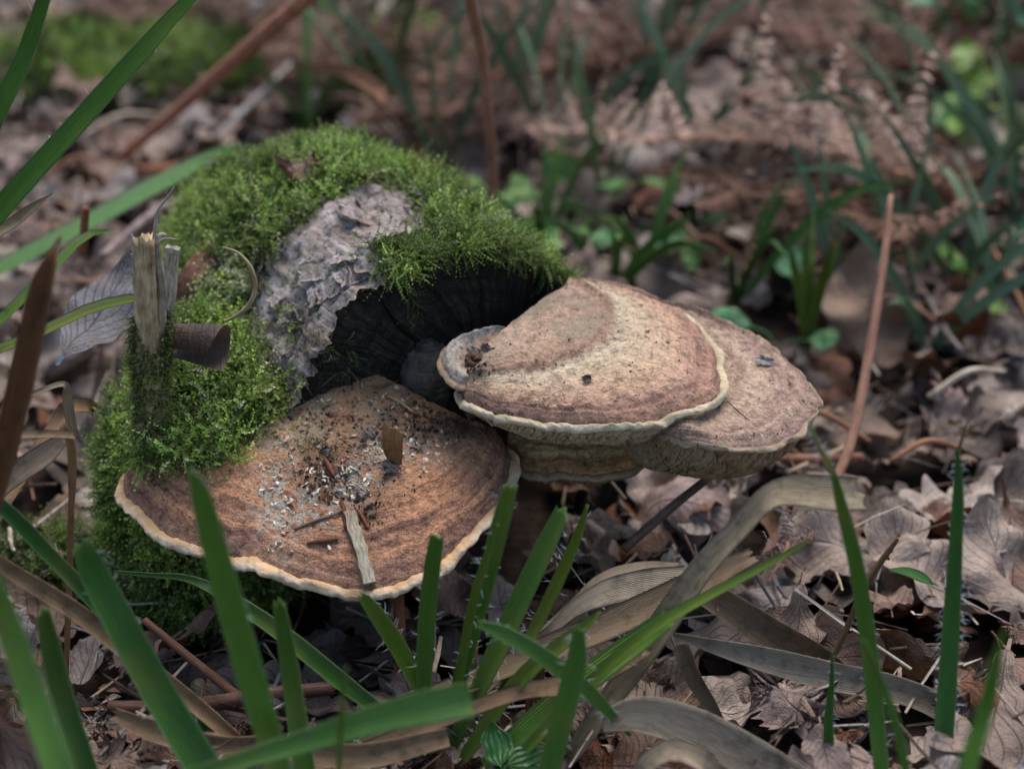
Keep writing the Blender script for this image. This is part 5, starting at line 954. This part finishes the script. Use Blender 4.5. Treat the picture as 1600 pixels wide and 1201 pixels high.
# little shell in the lobe
sh_ = thing('snail_shell', 'tiny dark ribbed snail shell resting in the ear shaped lobe', 'shell', on(735, 570)[0])
tcoil = np.linspace(0, 5 * np.pi, 90); rc = 0.0042 * np.exp(-tcoil * 0.10); cc = np.stack([rc * np.cos(tcoil) * .75 + .0009 * tcoil * .5, rc * np.sin(tcoil) * .55, rc * np.sin(tcoil) * .5 + .002], -1) + np.array(sh_.location)
V, F, uv = tube(cc, rc * 0.55 * (1 + .08 * np.sin(tcoil * 9)), 10, 90); part('whorl', mesh('whorl', V, F, M_TWIG, uv=uv), sh_).color = (.9, .7, .6, 1)
def laid(name, label, pts, rads, mat, tint, cat='twig', lift=.0012, n=8):
    W = [on(x, y)[0] + np.array([0, 0, lift]) for x, y in pts]; V, F, uv = tube(W, rads, n, 18, len(label), .25); b = W[0]
    o = obj(name, mesh(name, V - b, F, mat, uv=uv), None, b); o.color = (*tint, 1); return tag(o, label, cat)
slab('wood_splinter', 'silver grey wood splinter lying across the cream edge of the orange bracket', [(x_, y_, on(x_, y_)[0][1] - .002) for x_, y_ in ((546, 800), (556, 835), (567, 870), (577, 912))], .0026, .0012, M_PALEWOOD, 'splinter', (.75, .74, .7), .3)
laid('twig', 'short red brown twig piece on the crumbs', [(532, 783), (538, 803), (540, 828)], [.0005, .0012, .0007], M_STEM, (.5, .3, .25))
laid('twig', 'short reddish twig piece leaning beside the splinter', [(554, 795), (567, 812), (576, 829)], [.0004, .0008, .0006], M_STEM, (.7, .4, .3))
laid('twig', 'thin grey twig lying left of the splinter on the orange bracket', [(460, 830), (490, 818), (520, 808), (534, 800)], [.0006, .0008, .0008, .0007], M_TWIG, (1.3, 1.2, 1.2))
laid('twig', 'fine pale stalk in the dark crevice by the grey knob', [(605, 622), (625, 632), (645, 646)], [.0004, .0005, .0004], M_PALEWOOD, (.9, .75, .6))
laid('twig', 'crooked brown stalk in the crevice above the crumbs', [(585, 607), (605, 604), (625, 598)], [.0005, .0005, .0004], M_STEM, (.8, .65, .5))
laid('twig', 'dark needle stuck in the dark rotten heap', [(505, 722), (515, 745), (522, 756)], [.0005, .0006, .0005], M_TWIG, (.9, .7, .6))
laid('twig', 'red tipped bud stalk on the dark rotten heap', [(508, 725), (516, 740), (522, 752)], [.0006, .0011, .0007], M_STEM, (.7, .4, .4), lift=.003)
laid('twig', 'brown bud husk at the rim beneath the thin grey twig', [(480, 852), (505, 848), (528, 845)], [.0006, .0014, .0008], M_STEM, (.6, .45, .35))
laid('twig', 'black thread like stalk lying on the rear bracket', [(1136, 630), (1152, 645), (1170, 660)], [.0002, .0003, .0002], M_TWIG, (.4, .35, .3), n=5)

# ------------------------------------------------------------------ dead bracken fronds
def pinna_t(n, L, W, curl, seed):
    r = np.random.default_rng(seed); V, F, T = [], [], []
    z = np.linspace(0, 1, n); path = np.stack([L * (z - .25 * abs(curl) * z ** 2), 0 * z, curl * L * z ** 2 * .8], -1)
    for i in range(n):
        for s_ in (-1, 1):
            w = W * (1 - .8 * z[i]) + .001; b = len(V); dx = L / n * .42; dr = r.uniform(.2, .9)
            dx = dx * r.uniform(.7, 1.25); w = w * r.uniform(.6, 1.15); p0 = path[i] + r.normal(size=3) * W * .05; q = p0 + np.array([dx * .8, s_ * w * .6, -w * dr * .3]); e = p0 + np.array([dx * 1.3, s_ * w, -w * dr])
            V += [p0 - [dx, 0, 0], p0 + [dx, 0, 0], q + [dx * .9, 0, 0], q - [dx * .9, 0, 0], e]; F += [(b, b + 1, b + 2, b + 3), (b + 3, b + 2, b + 4, b + 4)]
            sh = .8 + .4 * r.random(); T += [sh * .8, sh * .8, sh, sh, sh * 1.2]
    return np.array(V), np.array(F), np.array(T)
M_FERN = mat_blade('dead_bracken_leaf', (.33, .25, .205), (.15, .095, .07), .75, .15, True, 3.0)
def quads_tris(F):
    return [np.array([f for f in F if f[2] != f[3]]), np.array([f[:3] for f in F if f[2] == f[3]])]
PM = []
for k, cu in enumerate((.5, .9, -.3, 1.3)):
    V, F, T = pinna_t(15, 1.0, .26, cu, 40 + k); PM.append(mesh('pinna', V, quads_tris(F), M_FERN, uv=np.stack([V[:, 1] * 4, V[:, 0] * .5], -1)))
def fern(label, pts, npair, lmax, tint, up=0.5, droop=0.0, r0=.0022, lift=.035):
    tint = tuple(v * k for v, k in zip(tint, (1.12, 1.22, 1.3))); npair = int(npair * 1.35)
    W = [onz(q[0], q[1], lift * (math.sin(math.pi * min(1, .12 + i_ / len(pts))) ** .6)) for i_, q in enumerate(pts)]; t = thing('bracken_frond', label, 'fern', W[0], 'dead bracken fronds'); V, F, uv = tube(W, np.linspace(r0, .0005, len(W)), 7, 30); part('stem', mesh('frond_stem', V, F, M_STEM, uv=uv), t).color = (*tint, 1)
    c = catmull(W, npair + 2); tan = nrm(np.gradient(c, axis=0))
    for i in range(1, npair + 1):
        f = i / npair; L = lmax * (1 - .85 * f) * (.8 + .4 * rng.random())
        for s_ in (-1, 1):
            side = nrm(np.cross(tan[i], [0, 0, 1.0])) * s_; x = nrm(side + tan[i] * .45 + np.array([0, 0, up - droop]) * rng.uniform(.4, 1.3)); y = nrm(np.cross(rng.normal(size=3) * .5 + np.array([0, 0, 1.0]), x)); z = np.cross(x, y)
            o = obj('pinna', PM[rng.integers(0, 4)]); o.parent = t; q = c[i] - W[0]; o.matrix_local = Matrix([[x[j] * L, y[j] * L, z[j] * L, q[j]] for j in range(3)] + [[0, 0, 0, 1]]); g_ = rng.uniform(.75, 1.25); o.color = (tint[0] * g_, tint[1] * g_, tint[2] * g_, 1)
    return t
_ = fern('curled dead bracken frond arching over the litter behind the tan brackets', [(1500, 300, .40), (1380, 262, .44), (1250, 225, .47), (1120, 215, .48), (1000, 215, .47), (900, 205, .46), (800, 185, .45)], 15, .08, (2.0, 1.75, 1.6), up=.9, lift=.06)
fern('reddish dead bracken frond collapsed under the curled one', [(1440, 330, .42), (1300, 310, .46), (1150, 285, .48), (1000, 262, .5)], 13, .10, (.75, .5, .38), up=-.1, droop=.3, lift=.045)
fern('rust brown bracken frond lying far behind the log', [(640, 130, .75), (760, 120, .8), (900, 100, .85), (1050, 70, .9), (1180, 40, 1.0)], 14, .13, (.7, .48, .38), up=.3)
fern('rust brown bracken frond fallen at the far right top', [(1600, 90, .85), (1450, 100, .9), (1300, 70, 1.0), (1150, 20, 1.15)], 13, .13, (.75, .5, .4), up=.3)
fern('dull bracken frond spread at the far top behind the stems', [(360, 30, 1.2), (520, 60, 1.1), (660, 70, 1.1), (820, 30, 1.25)], 14, .15, (.6, .42, .34), up=.3)
fern('pale dead bracken frond lying left behind the broken stick', [(185, 430, .06), (140, 440, .055), (90, 432, .06), (30, 420, .07)], 9, .035, (1.0, .88, .85), up=.1)
fern('buff dead bracken frond on the litter under the long green blade', [(150, 330, .25), (100, 355, .2), (60, 350, .2), (10, 330, .24)], 9, .05, (1.0, .88, .83), up=.1)
fern('pale bracken tip in the litter below the arched straw leaf', [(1190, 875, -.05), (1230, 850, -.04), (1200, 910, -.06)], 6, .03, (1.1, .9, .85), up=.1)
fern('pinkish bracken tip behind the sawn end beside the stem', [(700, 215, .5), (800, 195, .48), (880, 235, .44), (960, 250, .42)], 11, .06, (1.0, .85, .8), up=.2)
fern('brown bracken frond in the shade above the far right leaves', [(1560, 30, 1.3), (1400, 25, 1.4), (1240, 5, 1.5)], 12, .15, (.6, .45, .36), up=.3)
fern('brown bracken frond crossing behind the upright stem', [(560, 190, 0), (660, 175, 0), (760, 165, 0), (860, 150, 0)], 12, .09, (.75, .55, .45), up=.4)
fern('red brown bracken frond drooping over the far litter by the curled one', [(1420, 215, 0), (1330, 190, 0), (1230, 160, 0), (1120, 150, 0)], 12, .10, (.8, .56, .45), up=.5)
fern('rusty bracken frond trailing to the right of the curled one', [(1330, 300, 0), (1400, 290, 0), (1480, 285, 0), (1560, 270, 0)], 10, .08, (.7, .45, .32), up=.1)
fern('dark bracken frond behind the bluish rush', [(980, 120, 0), (900, 75, 0), (820, 50, 0), (720, 40, 0)], 12, .12, (.65, .45, .36), up=.4)
fern('brown bracken frond by the bleached twig', [(400, 130, 0), (470, 110, 0), (540, 60, 0), (600, 30, 0)], 10, .10, (.7, .5, .4), up=.3)
fern('faded bracken frond beyond the far moss mound', [(60, 20, 1.35), (200, 25, 1.4), (380, 5, 1.5)], 12, .15, (.75, .58, .48), up=.3)

# ------------------------------------------------------------------ green plants further back
def bg_rush(label, px, py, blades, tint, spread=.5, h=.12, wmm=.0052):
    b = onz(px, py, 0); b[2] -= .01; t = thing('wood_rush', label, 'grass', b, None)
    for k in range(blades):
        a = rng.uniform(0, 6.28); sp = rng.uniform(.25, 1) * spread; hh = h * rng.uniform(.6, 1.2); d = np.array([math.cos(a) * sp, math.sin(a) * sp, 0])
        pts = [b + d * hh * 1.35 + [0, 0, hh * (1.3 - .38 * sp)], b + d * hh * .85 + [0, 0, hh * .85], b + d * hh * .38 + [0, 0, hh * .45], b + d * .004]
        w = wmm * rng.uniform(.7, 1.2); V, F, uv, _ = blade_mesh(np.array(pts), [.0006, w, w * 1.1, w * .7], .35, rng.normal() * .5, nseg=20, nc=5, jag=False)
        g_ = rng.uniform(.8, 1.25); part('blade', mesh('blade', V, F, M_GREEN, uv=uv), t).color = (tint[0] * g_, tint[1] * g_, tint[2] * g_, 1)
    return t
BT, GT, WT = (1.5, 1.1, 4.2), (.9, .9, 1.0), (2.3, 1.55, 6.5)
for a in [('bluish rush tuft behind the pinkish upright stem', 870, 250, 5, BT, .8, .15), ('green rush tuft behind the sawn end', 850, 380, 5, GT, .8, .07), ('bluish rush tuft rising behind the curled bracken', 1010, 150, 5, BT, .5, .13), ('bright rush tuft beside the rear bracket', 1262, 525, 8, Y_, .4, .07), ('pale blue rush tuft behind the rear bracket', 1305, 450, 3, WT, .35, .09),
          ('bluish rush tuft sprawling at the far right', 1500, 420, 6, BT, 1.1, .10), ('sprawling blue green rush at the right edge', 1590, 330, 5, BT, 1.2, .11), ('green rush tuft at the foot of the upright stem', 690, 260, 5, BT, .8, .14), ('far rush tuft above the curled bracken', 1160, 90, 4, BT, .9, .15),
          ('far dark rush tuft behind the right bracken', 1420, 130, 5, (.8, .95, 1.2), 1.0, .12), ('far green rush tuft near the top right', 1560, 70, 5, BT, 1.0, .15), ('rush tuft far behind between the stems', 560, 110, 5, (1.0, 1.1, 1.5), .9, .16), ('dark low rush tuft by the grey white twig', 480, 190, 4, (.7, .85, 1.0), 1.0, .10), ('low green rush tuft behind the fringe of moss', 960, 430, 5, (.8, .95, .9), 1.1, .06), ('rush tuft in the far left behind the mound', 250, 15, 5, GT, .7, .2),
          ('low rush sprawling right of the slender pinkish stem', 1450, 520, 5, BT, 1.1, .08), ('dark rush sprawling behind the rear bracket', 1150, 450, 6, (.7, .9, 1.0), 1.2, .08)] + [(f'{w_} rush blades {q_}', x_, y_, n_, t_, sp_, h_) for w_, q_, x_, y_, n_, t_, sp_, h_ in [('blue green', 'left of the pinkish upright stem', 600, 180, 4, BT, .9, .17), ('thin teal', 'right of the pinkish upright stem', 800, 200, 4, BT, .8, .16), ('slim blue', 'before the curled bracken', 940, 290, 4, WT, .8, .12), ('slim teal', 'through the curled bracken', 1090, 230, 4, WT, .6, .12), ('dull teal', 'over the reddish collapsed frond', 1330, 330, 4, WT, .7, .10), ('blue', 'along the slender pinkish stem', 1400, 440, 4, WT, 1.0, .10), ('teal', 'below the lime green sprig', 1480, 330, 5, BT, 1.1, .12), ('pale teal', 'beyond the crooked bluish twig', 1560, 440, 4, WT, 1.1, .10), ('faint green', 'beyond the second moss mound', 440, 40, 4, BT, .8, .16), ('far teal', 'under the far rust brown bracken', 1060, 60, 5, BT, .9, .15), ('far blue green', 'behind the lime sprig', 1530, 140, 5, BT, 1.0, .14), ('grey green', 'behind the bleached twig', 520, 130, 4, BT, 1.0, .13), ('low green', 'between the sawn end and the bracken', 1010, 400, 5, GT, 1.1, .06), ('leaning teal', 'by the lime sprig of small leaves', 1600, 280, 4, BT, 1.1, .12)]]: bg_rush(*a)
for k_, (x_, y_, dx_, dy_, lb_) in enumerate([(900, 250, 60, -25, 'pale stalk lying among the blue rush blades'), (1150, 400, -90, -20, 'pale stalk behind the rear bracket'), (1350, 470, 110, 30, 'pale stalk crossing below the slender pinkish stem'), (1450, 620, 120, -40, 'pale stalk on the litter by the crooked twig'), (1200, 640, 160, 50, 'grey stalk on the litter right of the rear bracket'), (520, 150, 90, 40, 'grey stalk beyond the mossy log'), (250, 180, -120, 30, 'grey stalk before the far moss mound'), (60, 280, 110, -30, 'buff stalk under the long arching blade'), (640, 60, 120, 30, 'brown stalk far behind the upright stem'), (1250, 130, -110, 30, 'brown stalk in the far bracken'), (1500, 700, -110, 20, 'buff stalk on the oak leaves by the hairy blade'), (1010, 330, 80, 40, 'brown stalk under the curled bracken')]):
    a_, b_ = onz(x_, y_, .012), onz(x_ + dx_, y_ + dy_, .016); m_ = (a_ + b_) / 2 + np.array([0, 0, .008])
    stick('dead_bracken', lb_, [(*a_, 1), (*m_, 1), (*b_, 1)], [.0016, .0018, .0012], M_STEM if k_ % 3 else M_PALEWOOD, [(1.2, 1.1, 1.05), (.9, .7, .6), (1.0, 1.0, 1.05)][k_ % 3], 'stalk', n=7, seg=16)
GLM = mat_blade('green_leaf', (.13, .30, .05), (.06, .17, .03), .4, .25, False, 5.0)
gt_ = [leaf_t('beech', 9, 16, 1.0, c, b, .5, 60 + i) for i, (c, b) in enumerate(((.3, .3), (-.3, .5), (.6, .1)))]; GM = [mesh('green_leaf', T[0], T[1], GLM, uv=T[3]) for T in gt_]
def herb(label, px, py, n, size_, tint, spread=.05, h=.05, z=0.0):
    b = onz(px, py, 0); b[2] -= .006; t = thing('woodland_herb', label, 'plant', b)
    for k in range(n):
        a = rng.uniform(0, 6.28); r_ = spread * math.sqrt(rng.random()); e = np.array([math.cos(a) * r_, math.sin(a) * r_, h * rng.uniform(.4, 1.1)])
        V, F, uv = tube([np.zeros(3), e * [.4, .4, .8], e], [.0009, .0008, .0006], 5, 10); so = obj('stem', mesh('herb_stem', V, F, GLM, uv=uv), t); so.color = (*tint, 1)
        nn_ = nrm(np.array([rng.normal() * .5, rng.normal() * .5 - .3, 1])); y = nrm(np.cross(np.cross(nn_, [math.cos(a), math.sin(a), 0]), nn_)); x = np.cross(y, nn_); s_ = size_ * rng.uniform(.7, 1.3); e2 = e + y * s_ * .5
        o = obj('leaf', GM[k % 3]); o.parent = t; o.matrix_local = Matrix([[x[j] * s_, y[j] * s_, nn_[j] * s_, e2[j]] for j in range(3)] + [[0, 0, 0, 1]]); g_ = rng.uniform(.75, 1.25); o.color = (tint[0] * g_, tint[1] * g_, tint[2] * g_, 1)
    return t
for a in [('bright green leafy herb behind the fringe of moss', 850, 345, 7, .032, (.75, .85, .7), .05, .025), ('fresh green seedling leaves behind the sawn end', 930, 350, 5, .026, (.8, .85, .7), .06, .025), ('dark leafy herb under the curled bracken', 1060, 365, 5, .024, (.6, .75, 1.0), .06, .02), ('pale bluish leaf plant behind the rear bracket', 1215, 530, 2, .026, (1.0, 1.1, 2.4), .02, .015), ('lime green leaf sprig at the far right', 1500, 225, 8, .03, (1.7, 1.3, .6), .06, .05),
          ('lime sprig of small leaves at the right edge', 1590, 225, 5, .03, (1.6, 1.25, .6), .05, .05), ('blue green leaf clump at the far top right', 1480, 75, 6, .045, (1.0, 1.2, 3.2), .10, .05), ('low green leaves by the far right stalk', 1540, 440, 4, .022, (1.0, .95, .7), .05, .015), ('pale leaves scattered behind the slender stem', 1270, 370, 3, .026, (1.4, 1.5, 4.0), .07, .02),
          ('dark green leaf at the foot of the green tuft', 785, 1215, 2, .024, (.3, .5, .5), .006, .02), ('dark green herb at the far right corner', 1580, 150, 5, .04, (.7, .9, 1.0), .1, .05)]: herb(*a)
# small withered sprig at the right
sp_ = thing('withered_sprig', 'thin withered sprig with one small leaf beside the bright blade', 'plant', P(1265, 1090, -.125))
V, F, uv = tube([P(1265, 1095, -.125), P(1310, 1010, -.12), P(1345, 930, -.115), P(1375, 880, -.112), P(1402, 842, -.11)], [.0011, .0012, .0014, .0014, .001], 8, 40, 2, .35); part('stem', mesh('sprig_stem', V, F, M_STEM, uv=uv), sp_).color = (.4, .42, .25, 1)
V, F, uv, _ = blade_mesh(np.array([P(1458, 912, -.11), P(1440, 902, -.11), P(1415, 893, -.111), P(1388, 890, -.112)]), [.001, .0045, .004, .0006], .3, .5, nseg=20, nc=7); part('leaf', mesh('sprig_leaf', V, F, M_GREEN, uv=uv), sp_).color = (.8, 1.0, 1.6, 1)
for px_, py_ in ((1400, 845), (1396, 852), (1392, 862), (1404, 838), (1385, 868), (1388, 872)):
    q = P(px_, py_, -.1105); V, F, uv = tube([q, q + nrm(rng.normal(size=3)) * .0018], [.0009, .0003], 6, 5); part('bud', mesh('bud', V, F, M_STEM, uv=uv), sp_).color = (.7, .5, .35, 1)

# ------------------------------------------------------------------ moss mound far behind
def far_mound(label, px, py, rx, ry, rz, n, bright=1.0, k=1.0):
    c = onz(px, py, 0) - np.array([0, 0, .01]); a = rng.random(n) * 6.28; ph = np.arcsin(rng.random(n) ** .8); d = np.stack([np.cos(a) * np.cos(ph), np.sin(a) * np.cos(ph), np.sin(ph)], -1); p_ = c + d * np.array([rx, ry, rz]) * (1 + .3 * fbm(d + px, 2.0, 3, 5))[:, None]
    return moss_obj(label, p_, d, spread=.5, smin=2.2 * k, smax=4.0 * k, lift=.02 * k, patchy=20, bright=bright)
far_mound('bright moss mound far behind the long arching blade', 165, 105, .13, .05, .032, 5000, 1.15, .55)
far_mound('second moss mound far behind beside the reddish stem', 320, 98, .09, .045, .028, 3500, 1.1, .55)
far_mound('yellow green moss patch far behind between the stems', 620, 110, .06, .05, .035, 1500, 1.3, .7)
far_mound('small moss patch in the dark corner below the moss pelt', 60, 860, .025, .02, .012, 1200, .6, .3)
